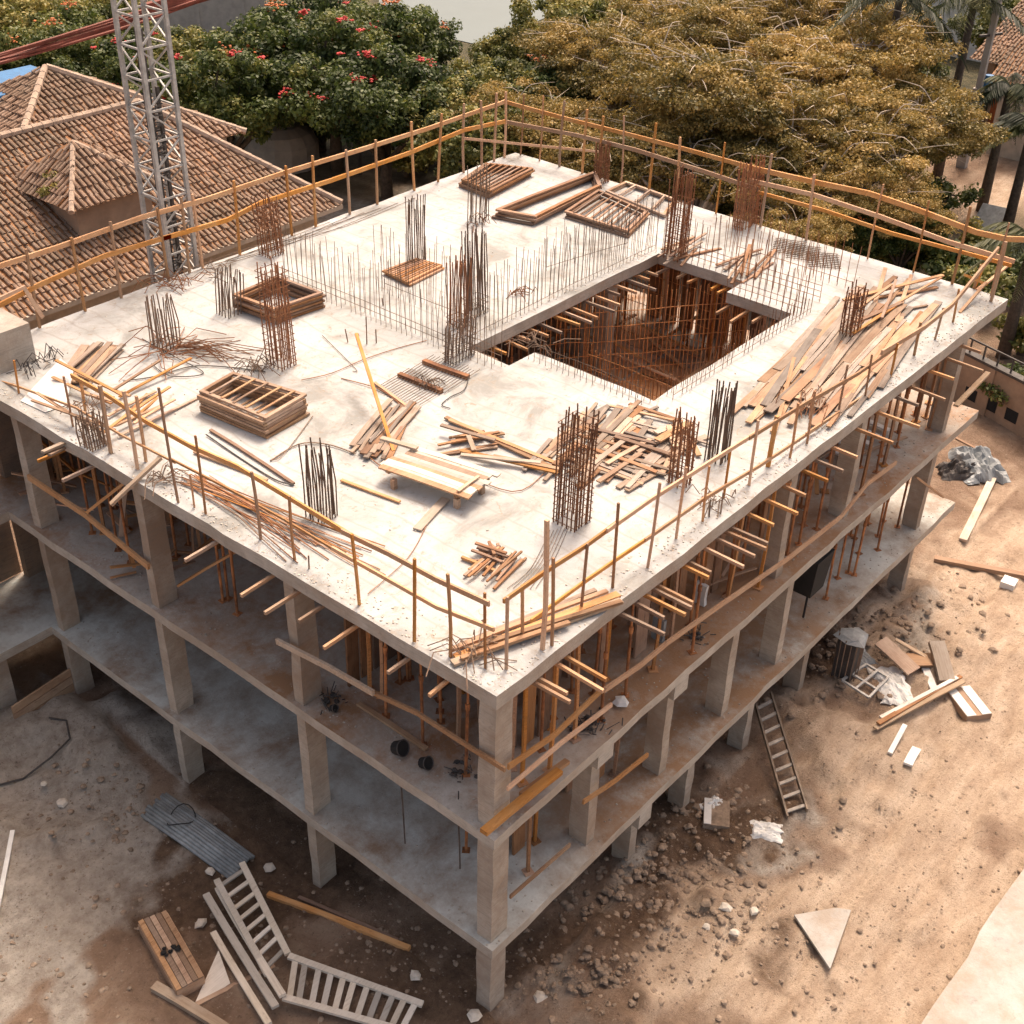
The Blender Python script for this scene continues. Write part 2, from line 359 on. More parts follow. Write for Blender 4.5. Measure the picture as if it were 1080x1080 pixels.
dark = np.clip(.95*blob(240, 880, 2.0, 1.2)+1.0*blob(330, 900, 2, 1.4)+.7*blob(170, 970, 1.2, 1)+.9*blob(500, 1040, 2.2, 1.2)+.95*blob(660, 860, 2, 1)+.8*blob(760, 880, 2.4, 1)+.55*blob(850, 1000, 1.3, .6, .6)
               +.35*blob(930, 870, 1.2, .6, .5)+.8*blob(870, 700, 1.8, 1)+.5*blob(820, 1050, .8)+.6*blob(700, 1000, 1.8, 1.1)+.45*blob(1000, 790, .8, .4, .5)+.5*blob(400, 1000, 3, 1), 0, 1.2)
NX, NY = X.shape
verts = np.stack([X, Y, Z], -1).reshape(-1, 3)
idx = np.arange(NX*NY).reshape(NX, NY)
F = np.stack([idx[:-1, :-1], idx[1:, :-1], idx[1:, 1:], idx[:-1, 1:]], -1).reshape(-1, 4)
def npmesh(name, V, F):
    me = bpy.data.meshes.new(name); k = F.shape[1]
    me.vertices.add(len(V)); me.vertices.foreach_set('co', V.astype('f').ravel())
    me.loops.add(F.size); me.loops.foreach_set('vertex_index', F.astype('i').ravel())
    me.polygons.add(len(F)); me.polygons.foreach_set('loop_start', np.arange(0, F.size, k, dtype='i'))
    me.update(calc_edges=True); return me
me = npmesh('ground', verts, F)
a = me.attributes.new('zone', 'FLOAT_COLOR', 'POINT')
a.data.foreach_set('color', np.stack([pale, grey, dark, np.ones_like(pale)], -1).reshape(-1, 4).astype('f').ravel())
a = me.attributes.new('green', 'FLOAT', 'POINT'); a.data.foreach_set('value', green.astype('f').ravel())
me.polygons.foreach_set('use_smooth', [True]*len(me.polygons)); me.materials.append(M['soil'])
o = bpy.data.objects.new('ground', me); COL.objects.link(o); tag(o, kind='structure')
def gz(x, y):
    i = min(max(int(np.searchsorted(gx, x)), 0), NX-1); j = min(max(int(np.searchsorted(gy, y)), 0), NY-1)
    return float(Z[i, j])
def gat(px, py, dz=0):
    p = at(px, py, GZ)
    for _ in range(4): p = at(px, py, gz(p.x, p.y))
    p.z = gz(p.x, p.y)+dz; return p
# white concrete pad, bottom right corner, and the far lake
q = [at(988, 1062, GZ), at(1080, 915, GZ)]
dd = (q[1]-q[0]).normalized(); nn = Vector((dd.y, -dd.x, 0))
mb = MB(); n = 26
A, B_ = q[0]-dd*9, q[1]+dd*7
top = []
for i in range(n+1):
    p = A.lerp(B_, i/n)+nn*R.uniform(-.05, .05); top.append(p)
for p in top: mb.v.append((p.x, p.y, GZ+.24)); mb.v.append((p.x+nn.x*7, p.y+nn.y*7, GZ+.24)); mb.v.append((p.x, p.y, GZ-.3))
for i in range(n):
    a0 = i*3; b0 = a0+3; mb.face((a0, a0+1, b0+1, b0)); mb.face((a0, b0, b0+2, a0+2))
o = mb.build('pavement', M['pad']); tag(o, kind='structure')
P_ = [at(px, py, GZ) for px, py in ((400, 8), (425, 34), (448, 44), (470, 40), (500, 47), (530, 38), (560, 26), (600, 8))]
Q_ = [P_[i]+(P_[i]-Vector((CAM.x, CAM.y, GZ))).normalized()*500 for i in (7, 0)]
mb = MB(); mb.v = [(p.x, p.y, GZ+.05) for p in P_+Q_]; mb.face(tuple(range(10))); tag(mb.build('water', M['water']), kind='structure')

# ------------------------------------------------------------------ the concrete frame
bld = empty('unfinished_building', (0, 0, 0), 'unfinished concrete frame building with a white roof deck and open floors', 'building')
def slab(name, zt, th, xs, ys, inside, mats, seed, jit=.02):
    rr = random.Random(seed); V = {}; mb = MB()
    def vid(x, y, top):
        k = (round(x, 4), round(y, 4), top)
        if k not in V:
            k2 = (k[0], k[1])
            rr2 = random.Random(hash((k2, seed)) & 0xffffff)
            jx, jy, jz = rr2.gauss(0, jit), rr2.gauss(0, jit), rr2.gauss(0, jit*.35)
            V[k] = len(mb.v); mb.v.append((x+jx, y+jy, zt+jz if top else zt-th+jz))
        return V[k]
    nx, ny = len(xs)-1, len(ys)-1
    ins = lambda i, j: 0 <= i < nx and 0 <= j < ny and inside((xs[i]+xs[i+1])/2, (ys[j]+ys[j+1])/2)
    for i in range(nx):
        for j in range(ny):
            if not ins(i, j): continue
            c4 = [(xs[i], ys[j]), (xs[i+1], ys[j]), (xs[i+1], ys[j+1]), (xs[i], ys[j+1])]
            t = [vid(*c, True) for c in c4]; b4 = [vid(*c, False) for c in c4]
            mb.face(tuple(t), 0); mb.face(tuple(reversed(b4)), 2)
            for k, (di, dj) in enumerate(((0, -1), (1, 0), (0, 1), (-1, 0))):
                if not ins(i+di, j+dj):
                    l = (k+1) % 4; mb.face((b4[k], b4[l], t[l], t[k]), 1)
    return mb.build(name, mats, bld)
def brk(lo, hi, extra, step=.75):
    s = set(round(v, 4) for v in extra+[lo, hi]); v = lo
    while v < hi:
        if all(abs(v-e) > step*.4 for e in extra+[lo, hi]): s.add(round(v, 4))
        v += step
    return sorted(s)
HX0, HX1, HY0, HY1 = 8.8, 16.7, 3.75, 8.5
def in_roof(x, y):
    if HX0 < x < HX1 and HY0 < y < HY1:
        if x < 9.7 and y < 7.2: return True
        if x > 15.8 and y < 5.7: return True
        return False
    return True
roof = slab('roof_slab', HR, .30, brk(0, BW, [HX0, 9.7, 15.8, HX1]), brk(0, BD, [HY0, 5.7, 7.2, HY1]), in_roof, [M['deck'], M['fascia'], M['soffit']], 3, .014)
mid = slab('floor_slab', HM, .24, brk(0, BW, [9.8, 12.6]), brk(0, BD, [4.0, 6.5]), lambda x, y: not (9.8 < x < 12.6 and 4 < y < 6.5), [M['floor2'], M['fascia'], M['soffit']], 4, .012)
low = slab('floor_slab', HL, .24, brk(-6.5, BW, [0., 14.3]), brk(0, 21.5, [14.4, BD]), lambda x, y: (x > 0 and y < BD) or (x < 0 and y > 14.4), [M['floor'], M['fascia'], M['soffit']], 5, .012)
# kerb of the poured edge on the roof, slightly raised
def colm(x0, y0, x1, y1, z0, z1, name='column', mt='column'):
    mb = MB(); n = 5; c4 = [(x0, y0), (x1, y0), (x1, y1), (x0, y1)]
    for k in range(n+1):
        z = z0+(z1-z0)*k/n
        for cx, cy in c4: mb.v.append((cx+R.gauss(0, .008), cy+R.gauss(0, .008), z))
    for k in range(n):
        for i in range(4):
            a0 = k*4+i; a1 = k*4+(i+1) % 4; mb.face((a0, a1, a1+4, a0+4))
    mb.face((3, 2, 1, 0)); mb.face(tuple(n*4+i for i in range(4)))
    return mb.build(name, M[mt], bld)
ZR, ZM, ZL = HR-.297, HM-.237, HL-.237
fx = [.12, 4.5, 7.1, 9.9, 13.1, 16.0, 18.6]
for (z0, z1) in ((HM+.003, ZR), (HL+.003, ZM), (GZ-.4, ZL)):
    colm(.14, .14, .58, .50, z0, z1)
    for y in (5.0, 9.55, 14.0): colm(.10, y, .58, y+.26, z0, z1)
    lst = [9.9, 13.1, 18.6] if z0 > 3 else ([3.2, 5.8, 8.3, 10.7, 18.4] if z0 > -.5 else [4.9, 7.1, 9.7, 12.4, 18.4])
    for x in lst: colm(x, .24, x+.27, .68, z0, z1)
    for x in (5.2, 10.2, 15.2, 19.6):
        for y in (5.2, 9.9, 14.6):
            if not (y < 9 and 9 < x < 16 and z0 > 3): colm(x, y, x+.4, y+.4, z0, z1)
colm(14.6, 8.62, 15.0, 9.0, HM+.003, ZR)
for z0, z1 in ((HM+.003, ZR), (HL+.003, ZM)):
    mb = MB(); mb.box(.75, 16.55, z0, BW-3.2, 16.78, z1-.001); mb.build('shade_back_wall', M['soffit'], bld)  # added walls that keep the view through the open floors dark
slab('wing_shade_slab', HM, .24, brk(-6.5, 0., []), brk(15.2, 21.5, []), lambda x, y: True, [M['floor2'], M['fascia'], M['soffit']], 8, .01)  # unseen slab added above the wing to shade its floor
MB().box(-6.4, 18.75, HL+.004, -.02, 19.0, ZM).build('shade_back_wall', M['soffit'], bld)
MB().box(-6.4, 16.92, HL+.004, .76, 17.08, ZM-.001).build('shade_back_wall', M['soffit'], bld)  # added wall, dims the sun coming through the gap
MB().box(-6.4, 16.92, HM+.004, .76, 17.1, ZR+.1).build('shade_back_wall', M['soffit'], bld)  # added wall standing in for the dark clutter above the wing
MB().box(-6.4, 17.0, GZ-.4, BW-1, 17.2, ZL-.003).build('shade_back_wall', M['soffit'], bld)  # added wall, keeps the space under the lower floor dark
for x in (-1.6, -4.6): colm(x, 14.6, x+.4, 15.0, GZ-.4, ZL)
colm(-2.6, 18, -2.0, 18.6, HL+.003, ZM)
# beams under the slabs
for z, w in ((ZM, .3), (ZL, .3)):
    for y in (5.05, 9.6, 14.05):
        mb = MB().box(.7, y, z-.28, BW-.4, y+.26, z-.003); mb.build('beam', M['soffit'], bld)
# parapet stub at the far left corner, white caps where props meet the slab edge
mb = MB(); p = at(6, 383, HR); mb.box(p.x-1.6, p.y-.4, HR+.002, p.x+.55, p.y+1.6, HR+.95); mb.build('parapet_block', M['fascia'], bld)
for x in (3.2, 5.8): MB().box(x-.08, .06, ZM-.46, x+.42, .90, ZM-.004).build('column_head', M['fascia'], bld)
for x in (4.9,): MB().box(x-.05, .03, ZL-.5, x+.4, .9, ZL-.004).build('column_head', M['fascia'], bld)
# retaining boards between the wing columns
b0, b1 = at(20, 776, GZ), at(80, 735, GZ)
w_ = empty('board_barrier', b0, 'grey board barrier under the low side wing beside the soil heap', 'barrier')
for k in range(4):
    MB().bar(Vector((0, 0, .12+.24*k)), (b1-b0)+Vector((0, 0, .12+.24*k)), .05, .22, bend=.002).build('board', M['wood'], w_)
# ------------------------------------------------------------------ column starter cages and wall starter bars
def cage(px, py, w, d, ptop=None, h=2.0, nx=4, ny=4, ties=0.0, mt='rust', z=HR, lean=.02):
    nx += 2; ny += 1
    p = at(px, py, z)
    if ptop is not None: h = max(.4, hz(p.x, p.y, ptop)-z)
    c_ = empty('rebar_cage', (p.x, p.y, z)); c_.parent = bld
    mb = MB(); pts = []
    for i in range(nx):
        pts += [(-w/2+w*i/(nx-1), -d/2), (-w/2+w*i/(nx-1), d/2)]
    for j in range(1, ny-1): pts += [(-w/2, -d/2+d*j/(ny-1)), (w/2, -d/2+d*j/(ny-1))]
    lx, ly = R.gauss(0, lean), R.gauss(0, lean)
    for (x, y) in pts:
        x += R.gauss(0, .012); y += R.gauss(0, .012); hh = h*R.uniform(.86, 1.04)
        q1 = (x+lx*.5*hh+R.gauss(0, .01), y+ly*.5*hh+R.gauss(0, .01), hh*.5)
        mb.tube([(x, y, -.05), q1, (x+lx*hh+R.gauss(0, .03), y+ly*hh+R.gauss(0, .03), hh)], .018, 4)
    mb.build('vertical_bars', M[mt], c_)
    if ties > 0:
        mb = MB(); zt = .08
        while zt < h*ties:
            ww, hh2 = w/2+.02, d/2+.02; ox, oy = lx*zt, ly*zt
            q4 = [(ox-ww, oy-hh2), (ox+ww, oy-hh2), (ox+ww, oy+hh2), (ox-ww, oy+hh2), (ox-ww, oy-hh2)]
            for a0, a1 in zip(q4, q4[1:]): mb.tube([(a0[0], a0[1], zt+R.gauss(0, .01)), (a1[0], a1[1], zt+R.gauss(0, .01))], .010, 4)
            zt += R.uniform(.13, .2)
        mb.build('stirrups', M[mt], c_)
    return c_
cage(287, 268, .5, .4, 208, ties=.9)
cage(243, 330, .5, .45, 285, mt='rebar')
cage(297, 384, .45, .5, 275, nx=4, ties=.95)
cage(175, 365, .5, .5, 313, mt='rebar', ties=.15)
cage(439, 278, .4, .3, 207, mt='rebar')
cage(502, 330, .5, .35, 238, nx=5, ties=.2, mt='rebar')
cage(484, 343, .4, .4, 268, ties=.15)
cage(484, 378, .75, .3, 338, nx=6, ties=.9, mt='rebar')
cage(504, 232, .5, .35, 176, mt='rebar', nx=3)
cage(340, 545, .42, .4, 470, mt='rebar', nx=5)
cage(603, 550, .5, .5, 436, nx=5, ny=5, ties=.95)
cage(716, 510, .32, .35, 434, ties=.9, nx=3)
cage(756, 484, .35, .35, 404, mt='rebar', nx=4)
cage(896, 357, .45, .3, 302, ties=.95, nx=3)
cage(712, 270, .45, .45, 178, mt='rust', ties=.7)
cage(786, 238, .9, .3, 168, mt='rust', nx=9, ties=.8)
cage(634, 192, .4, .3, 150, mt='rust', ties=.6)
cage(100, 470, .35, .35, 436, mt='rebar', ties=.9)
def row(a_, b_, n, h, name='starter_bars', mt='rebar', ties=1, z=HR, hv=.12, parent=bld, lean=.03):
    mb = MB(); a_ = Vector((*a_, z)); b_ = Vector((*b_, z))
    d = (b_-a_).normalized(); s = Vector((-d.y, d.x, 0))
    for i in range(n):
        for k in (0, 1):
            if R.random() < .08: continue
            p = a_.lerp(b_, (i+.5*k)/max(n-1, 1))+s*(k*.22)
            hh = h*R.uniform(1-hv*2, 1+hv); o1 = Vector((R.gauss(0, lean), R.gauss(0, lean), 0))*hh
            mb.tube([p-Vector((0, 0, .04)), p+o1*.4+Vector((0, 0, hh*.5)), p+o1+Vector((0, 0, hh))], .0085, 4)
    for k in range(ties):
        zz = .12+k*.16
        mb.tube([a_+Vector((0, 0, zz)), a_.lerp(b_, .5)+Vector((0, 0, zz+R.gauss(0, .02))), b_+Vector((0, 0, zz))], .008, 4)
    return mb.build(name, M[mt], parent)
row((8.5, 8.9), (8.5, 14.7), 34, 1.55, ties=2)
row((9.0, 8.75), (16.9, 8.75), 48, 1.65, ties=1)
row((9.9, 9.6), (9.9, 12.4), 15, 1.75)
row((16.95, 3.6), (16.95, 8.5), 26, 1.45, mt='rust', ties=3)
row((18.4, 3.4), (18.4, 7.0), 16, 1.3, mt='rust')
row((10.0, 3.45), (16.2, 3.45), 34, .55, mt='rust', ties=1)
row((9.55, 3.75), (9.55, 7.0), 20, .50, mt='rebar', ties=2)
row((16.0, 3.6), (16.0, 5.6), 12, 1.1, mt='rust', ties=2)
row((8.6, 7.3), (8.6, 8.6), 7, 1.3, mt='rebar', ties=3)
row((13.6, 10.0), (16.5, 9.4), 10, 1.1)
for (px, py, h) in ((367, 361, .35), (379, 362, .28), (397, 362, .36), (387, 363, .75), (404, 322, .2), (326, 600, .3), (760, 542, .5), (748, 545, .4)):
    p = at(px, py, HR); MB().tube([p, p+Vector((R.gauss(0, .03), R.gauss(0, .03), h))], .016, 5).build('dowel_bar', M['rebar'], bld)
# the pit: brown rebar mesh walls seen through the opening
def mesh_panel(a_, b_, z0, z1, sp, name, label, mt='rustbright', curve=0):
    e = empty(name, ((a_[0]+b_[0])/2, (a_[1]+b_[1])/2, z0), label, 'rebar mesh')
    A_ = Vector((a_[0], a_[1], 0)); B2 = Vector((b_[0], b_[1], 0)); d = B2-A_; L = d.length; s = Vector((-d.y, d.x, 0)).normalized()
    o0 = Vector((e.location.x, e.location.y, 0)); n = int(L/sp)
    P_ = lambda t, z: A_+d*t+s*(curve*math.sin(math.pi*t))-o0+Vector((0, 0, z-z0))
    mb = MB()
    for i in range(n+1):
        t = i/n; hh = z1+R.uniform(-.3, .15); mb.tube([P_(t, z0), P_(t+R.gauss(0, .004), hh)], .014, 4)
    mb.build('vertical_bars', M[mt], e); mb = MB(); z = z0+.15
    while z < z1-.2:
        mb.tube([P_(i/8, z+R.gauss(0, .02)) for i in range(9)], .012, 4); z += sp*3.4
    mb.build('horizontal_bars', M[mt], e)
mesh_panel((13.0, 9.6), (17.6, 6.0), HM, 6.0, .13, 'rebar_mesh', 'slanting rusty rebar mesh wall standing inside the roof opening')
mesh_panel((12.8, 4.2), (12.8, 7.9), HM, 5.2, .13, 'rebar_mesh', 'rusty rebar mesh wall across the middle of the roof opening')
mesh_panel((13.0, 4.4), (16.6, 4.4), HM, 5.8, .15, 'rebar_mesh', 'rusty rebar mesh wall along the near side of the roof opening')
mesh_panel((17.6, 6.2), (17.6, 10.5), HM, 6.0, .15, 'rebar_mesh', 'rusty rebar mesh wall at the far right side of the roof opening')
for i in range(18):
    x0 = 11.6+(i % 6)*1.22; y0 = 5.2+(i//6)*2.05
    plank((x0, y0-.9, HM+.03), (x0+R.gauss(0, .04), y0+1.0, HM+.03+R.random()*.03), 1.16, .02, M['rusty_ply'], 'plywood_sheet', 'rust stained plywood sheet covering the floor under the roof opening', 'plywood', 'plywood sheets under the roof opening', 0)
# timber shutters deep in the pit
for i in range(13):
    x0 = 12.2+i*.62
    plank((x0, 11.6+R.gauss(0, .05), HM+.01), (x0+R.gauss(0, .03), 11.6, 5.9), .05, .5, M['brown'], 'shutter_board', 'tall brown shutter board standing deep inside behind the roof opening', 'board', 'brown boards deep behind the roof opening', .001)
for i in range(10):
    y0 = 4.6+i*.62
    plank((19.3, y0, HM+.01), (19.3, y0+R.gauss(0, .03), 5.9), .5, .05, M['brown'], 'shutter_board', 'tall brown shutter board at the right inner side of the roof opening', 'board', 'brown boards at the right inner side of the opening', .001)
for i in range(12):
    a0 = Vector((R.uniform(13, 18), R.uniform(5, 10.5), HM+.1+R.random()*.3)); an = R.choice([0, math.pi/2])+R.gauss(0, .15); L = R.uniform(1.2, 2.6)
    plank(a0, a0+Vector((math.cos(an)*L, math.sin(an)*L, R.uniform(-.05, .6))), .1, .04, M['orange'], 'timber_plank', 'orange board lying in the pit under the roof opening', 'plank', 'orange boards in the roof opening pit')

# ------------------------------------------------------------------ guard rails
def rail_thing(label, posts, rails, origin, name='guard_rail'):
    e = empty(name, origin, label, 'railing'); o = Vector(origin)
    for (p0, p1, w) in posts:
        s = MB().bar(Vector(p0)-o, Vector(p1)-o, w*.8, w*.65, bend=.006).build('post', M['orange'] if w > .055 else M['propwood'], e)
    for (nm, pts, w, t) in rails:
        pts = [Vector(p)-o for p in pts]; mb = MB()
        mb.sweep(pts, [(-t/2, -w/2), (t/2, -w/2), (t/2, w/2), (-t/2, w/2)])
        mb.build(nm, M['orange'], e)
def postpx(base, top, z=HR, inset=None, ax=None):
    p = at(base[0], base[1], z)
    if ax == 'y': p.y = max(.12, min(p.y, .6))
    if ax == 'x': p.x = max(.12, min(p.x, .8))
    zt = hz(p.x, p.y, top); return p, zt
P1 = []
for bx, by, tx, ty, w in [(534, 706, 531, 629, .06), (551, 674, 551, 616, .06), (572, 685, 575, 549, .085), (582, 681, 584, 589, .06), (613, 643, 616, 575, .055), (646, 620, 651, 532, .055),
                       (683, 599, 688, 510, .055), (713, 568, 716, 492, .055), (741, 550, 744, 492, .05), (763, 525, 766, 470, .05), (790, 512, 799, 443, .06), (810, 492, 818, 440, .10), (833, 483, 843, 425, .055),
                       (851, 468, 859, 412, .055), (884, 436, 890, 385, .05), (912, 420, 918, 375, .05), (939, 398, 945, 362, .06), (964, 375, 970, 340, .07), (986, 358, 992, 325, .06), (1005, 340, 1011, 306, .06), (1027, 304, 1035, 279, .08)]:
    p = at(bx, by, HR); p.y = max(.06, p.y); zt = hz(p.x, p.y, ty); P1.append((p, (p.x+R.gauss(0, .03), p.y+R.gauss(0, .03), zt), w))
rails = []
def edgepts(seq, y):
    return [aty(px, py, y) for px, py in seq]
rails.append(('top_rail', edgepts([(531, 634), (575, 603), (620, 574), (650, 552)], .42), .09, .04))
rails.append(('top_rail', edgepts([(640, 560), (688, 526), (740, 493), (800, 455)], .38), .09, .04))
rails.append(('top_rail', edgepts([(790, 462), (850, 425), (905, 394), (945, 366)], .36), .09, .04))
rails.append(('top_rail', edgepts([(930, 372), (975, 345), (1004, 322), (1053, 262)], .34), .12, .05))
rails.append(('lower_rail', edgepts([(560, 655), (613, 616), (650, 590), (690, 563)], .38), .08, .035))
rails.append(('lower_rail', edgepts([(680, 570), (741, 527), (800, 492), (860, 452)], .36), .08, .035))
rails.append(('lower_rail', edgepts([(850, 458), (900, 425), (950, 392), (985, 368)], .34), .08, .035))
rail_thing('orange timber guard rail along the near right edge of the roof', P1, rails, (10, .3, HR))
P1 = []
for bx, by, tx, ty, w in [(512, 705, 512, 625, .05), (475, 693, 474, 605, .06), (437, 677, 436, 589, .06), (379, 638, 373, 560, .06), (311, 591, 303, 523, .055), (275, 569, 264, 497, .06), (217, 542, 203, 460, .05),
                       (188, 530, 169, 408, .055), (205, 535, 198, 500, .04), (154, 487, 149, 416, .07), (145, 495, 136, 412, .08), (117, 478, 105, 407, .09), (90, 433, 87, 403, .07), (77, 450, 74, 397, .05), (20, 415, 15, 380, .05)]:
    p = at(bx, by, HR); p.x = max(.06, p.x); zt = hz(p.x, p.y, ty); P1.append((p, (p.x+R.gauss(0, .03), p.y+R.gauss(0, .03), zt), w))
X2 = lambda seq, x: [atx(px, py, x) for px, py in seq]
rails = [('top_rail', X2([(360, 560), (410, 584), (460, 611), (516, 637)], .30), .10, .04),
         ('top_rail', X2([(200, 470), (250, 492), (310, 528), (372, 566)], .45), .10, .04),
         ('top_rail', X2([(75, 396), (115, 418), (153, 444), (207, 474)], .8), .10, .04),
         ('lower_rail', X2([(350, 578), (400, 606), (460, 640), (521, 664)], .34), .08, .04),
         ('lower_rail', X2([(180, 484), (240, 515), (300, 548), (360, 584)], .5), .05, .03),
         ('lower_rail', X2([(-40, 390), (20, 408), (80, 430), (130, 460), (185, 488)], .5), .05, .03)]
rail_thing('orange timber guard rail along the near left edge of the roof', P1, rails, (.4, 8, HR))
# back left rail
def edge_y(px, y, z):   # point on the line (y, z) that shows at image column px
    n = rt-(px-540)/FOC*fw
    return Vector((CAM.x-(n.y*(y-CAM.y)+n.z*(z-CAM.z))/n.x, y, z))
def edge_x(px, x, z):
    n = rt-(px-540)/FOC*fw
    return Vector((x, CAM.y-(n.x*(x-CAM.x)+n.z*(z-CAM.z))/n.y, z))
P1 = []
for px in (-10, 42, 90, 128, 178, 200, 214, 253, 308, 333, 369, 398, 437, 462, 489, 508, 521, 532):
    p = edge_y(px, BD-.1, HR); h = 1.95+R.uniform(-.1, .12)+(.15 if px > 400 else 0)
    P1.append((p, (p.x+R.gauss(0, .05), p.y+R.gauss(0, .04), HR+h), .08))
yb = BD-.05
rails = [('top_rail', [aty(px, py, yb) for px, py in ((-30, 290), (60, 261), (150, 229), (225, 208))], .12, .05),
         ('top_rail', [aty(px, py, yb) for px, py in ((215, 211), (300, 182), (380, 158), (450, 136), (533, 107))], .12, .05),
         ('lower_rail', [aty(px, py, yb-.04) for px, py in ((-30, 337), (40, 301), (110, 270), (180, 249))], .12, .05),
         ('lower_rail', [aty(px, py, yb-.04) for px, py in ((170, 252), (240, 232), (275, 214), (350, 190), (430, 162), (490, 137), (533, 128))], .12, .05),
         ('lower_rail', [aty(px, py, yb-.08) for px, py in ((0, 315), (25, 303), (45, 335))], .10, .05)]
rail_thing('orange timber guard rail along the far left edge of the roof before the tiled house', P1, rails, (10, yb, HR))
P1 = []
for px in (549, 569, 590, 614, 632, 655, 684, 712, 755, 802, 850, 915, 963, 1004, 1045):
    p = edge_x(px, BW-.1, HR); h = 2.0+R.uniform(-.08, .2)
    P1.append((p, (p.x+R.gauss(0, .05), p.y+R.gauss(0, .05), HR+h), .055 if px % 2 else .08))
xb = BW-.05
rails = [('top_rail', [atx(px, py, xb) for px, py in ((531, 107), (600, 126), (660, 141), (725, 158), (790, 176))], .12, .05),
         ('top_rail', [atx(px, py, xb) for px, py in ((780, 174), (850, 190), (917, 204), (970, 222), (1030, 245), (1062, 252), (1095, 253))], .14, .06),
         ('lower_rail', [atx(px, py, xb-.05) for px, py in ((531, 128), (610, 143), (670, 158), (740, 180), (800, 200))], .12, .05),
         ('lower_rail', [atx(px, py, xb-.05) for px, py in ((790, 190), (860, 206), (930, 229), (1000, 255), (1070, 276))], .12, .05),
         ('lower_rail', [atx(px, py, xb+.06) for px, py in ((800, 203), (870, 222), (940, 246), (1000, 262), (1067, 280))], .10, .05),
         ('middle_rail', [aty(px, py, yb-.3) for px, py in ((490, 146), (560, 153), (631, 160))], .08, .04)]
rail_thing('orange timber guard rail along the far right edge of the roof before the dry tree', P1, rails, (xb, 8, HR))
e = empty('corner_trestle', (20.2, .35, HR), 'orange timber trestle closing the rail at the right corner of the roof', 'trestle')
o = Vector((20.2, .35, HR))
for a0, b0 in (((1045, 318), (1061, 255)), ((1027, 304), (1038, 278)), ((1030, 306), (1063, 280)), ((1040, 300), (1018, 290)), ((1012, 330), (1040, 298))):
    p = at(a0[0], a0[1], HR); qz = aty(b0[0], b0[1], p.y); MB().bar(p-o, qz-o, .07, .06, bend=.01).build('brace', M['orange'], e)

# ------------------------------------------------------------------ shoring props
def make_prop(h, kind):
    e = empty('shoring_prop')
    if kind == 0:
        MB().tube([(0, 0, .012), (0, 0, h*.58)], .031, 8).build('outer_tube', M['prop'], e)
        MB().tube([(0, 0, h*.5), (0, 0, h-.01)], .023, 8).build('inner_tube', M['prop'], e)
        MB().tube([(0, 0, h*.56), (0, 0, h*.61)], .045, 8).build('collar', M['prop'], e)
        MB().box(-.08, -.08, 0, .08, .08, .012).build('base_plate', M['prop'], e)
        MB().box(-.08, -.08, h-.012, .08, .08, h).build('head_plate', M['prop'], e)
    else:
        MB().bar((0, 0, .03), (0, 0, h-.09), .07, .06, bend=.003).build('post', M['propwood'], e)
        MB().bar((-.32, 0, h-.05), (.32, 0, h-.05), .09, .08).build('head_beam', M['propwood'], e)
        MB().box(-.1, -.1, 0, .1, .1, .03).build('base_wedge', M['propwood'], e)
    return e
protos = {}
used = set()
def prop(x, y, z0, h, label, group, kind=None):
    if kind is None: kind = 0 if R.random() < .62 else 1
    k = (round(h, 2), kind)
    if k not in protos: protos[k] = make_prop(h, kind)
    o = protos[k] if k not in used else copy_tree(protos[k])
    used.add(k)
    o.location = (x, y, z0); o.rotation_euler = (R.gauss(0, .012), R.gauss(0, .012), R.uniform(0, 3.1)); tag(o, label, 'prop', group)
hm = ZR-HM-.165; hl = ZM-HL-.004
for yy, st in ((.55, .95), (1.05, .85), (2.0, .9), (3.0, .9)):
    x = 1.3+R.random()*.5
    while x < 20.2:
        if not any(abs(x-c_-.17) < .35 for c_ in (9.9, 13.1, 18.6)) or yy > 1:
            prop(x+R.gauss(0, .12), yy+R.gauss(0, .15), HM, hm, 'rusty prop standing on the middle floor behind the right facade', 'props on the middle floor along the right facade')
        x += st*R.uniform(.75, 1.25)
for x, y in [(.9, 1.4), (.8, 2.5), (1.0, 3.6), (2.0, 1.6), (1.9, 2.7), (2.1, 3.9), (3.1, 2.4), (3.2, 3.8), (4.4, 4.3), (1.5, 4.4), (2.6, 3.0), (1.4, .9), (3.6, 1.5), (4.0, 3.0)]+[(R.uniform(1.2, 4.5), R.uniform(.9, 4.7)) for _ in range(10)]:
    prop(x+R.gauss(0, .1), y+R.gauss(0, .1), HM, hm, 'rusty prop on the middle floor in the bay left of the front corner', 'props in the bay left of the front corner')
for x, y in [(R.uniform(.8, 4.2), R.choice([R.uniform(10.2, 13.8), R.uniform(14.6, 16.3), R.uniform(10.2, 13.8), R.uniform(7.5, 9.3)])) for _ in range(36)]+[(1.1, 8.2), (1.3, 8.75), (.9, 10.6), (.7, 11.4), (.8, 12.0), (1.4, 12.5), (.8, 13.0), (2.0, 11.0), (2.2, 12.0), (2.4, 13.2), (3.1, 10.8), (3.3, 12.2), (.8, 15.2), (1.2, 15.9), (2.0, 15.5), (3.0, 14.5), (1.6, 13.8), (4.3, 11.6), (4.5, 13.3), (1.5, 11.6)]:
    prop(x, y, HM, hm, 'rusty prop on the middle floor in the cluttered left bays', 'props in the cluttered left bays')
for i in range(44):
    x, y = R.choice([(R.uniform(9, 18), R.uniform(8.9, 10.6)), (R.uniform(17, 18.6), R.uniform(4, 9)), (R.uniform(12, 19), R.uniform(10, 11.3))])
    prop(x, y, HM, hm, 'rusty prop under the far rim of the roof opening', 'props under the far rim of the roof opening')
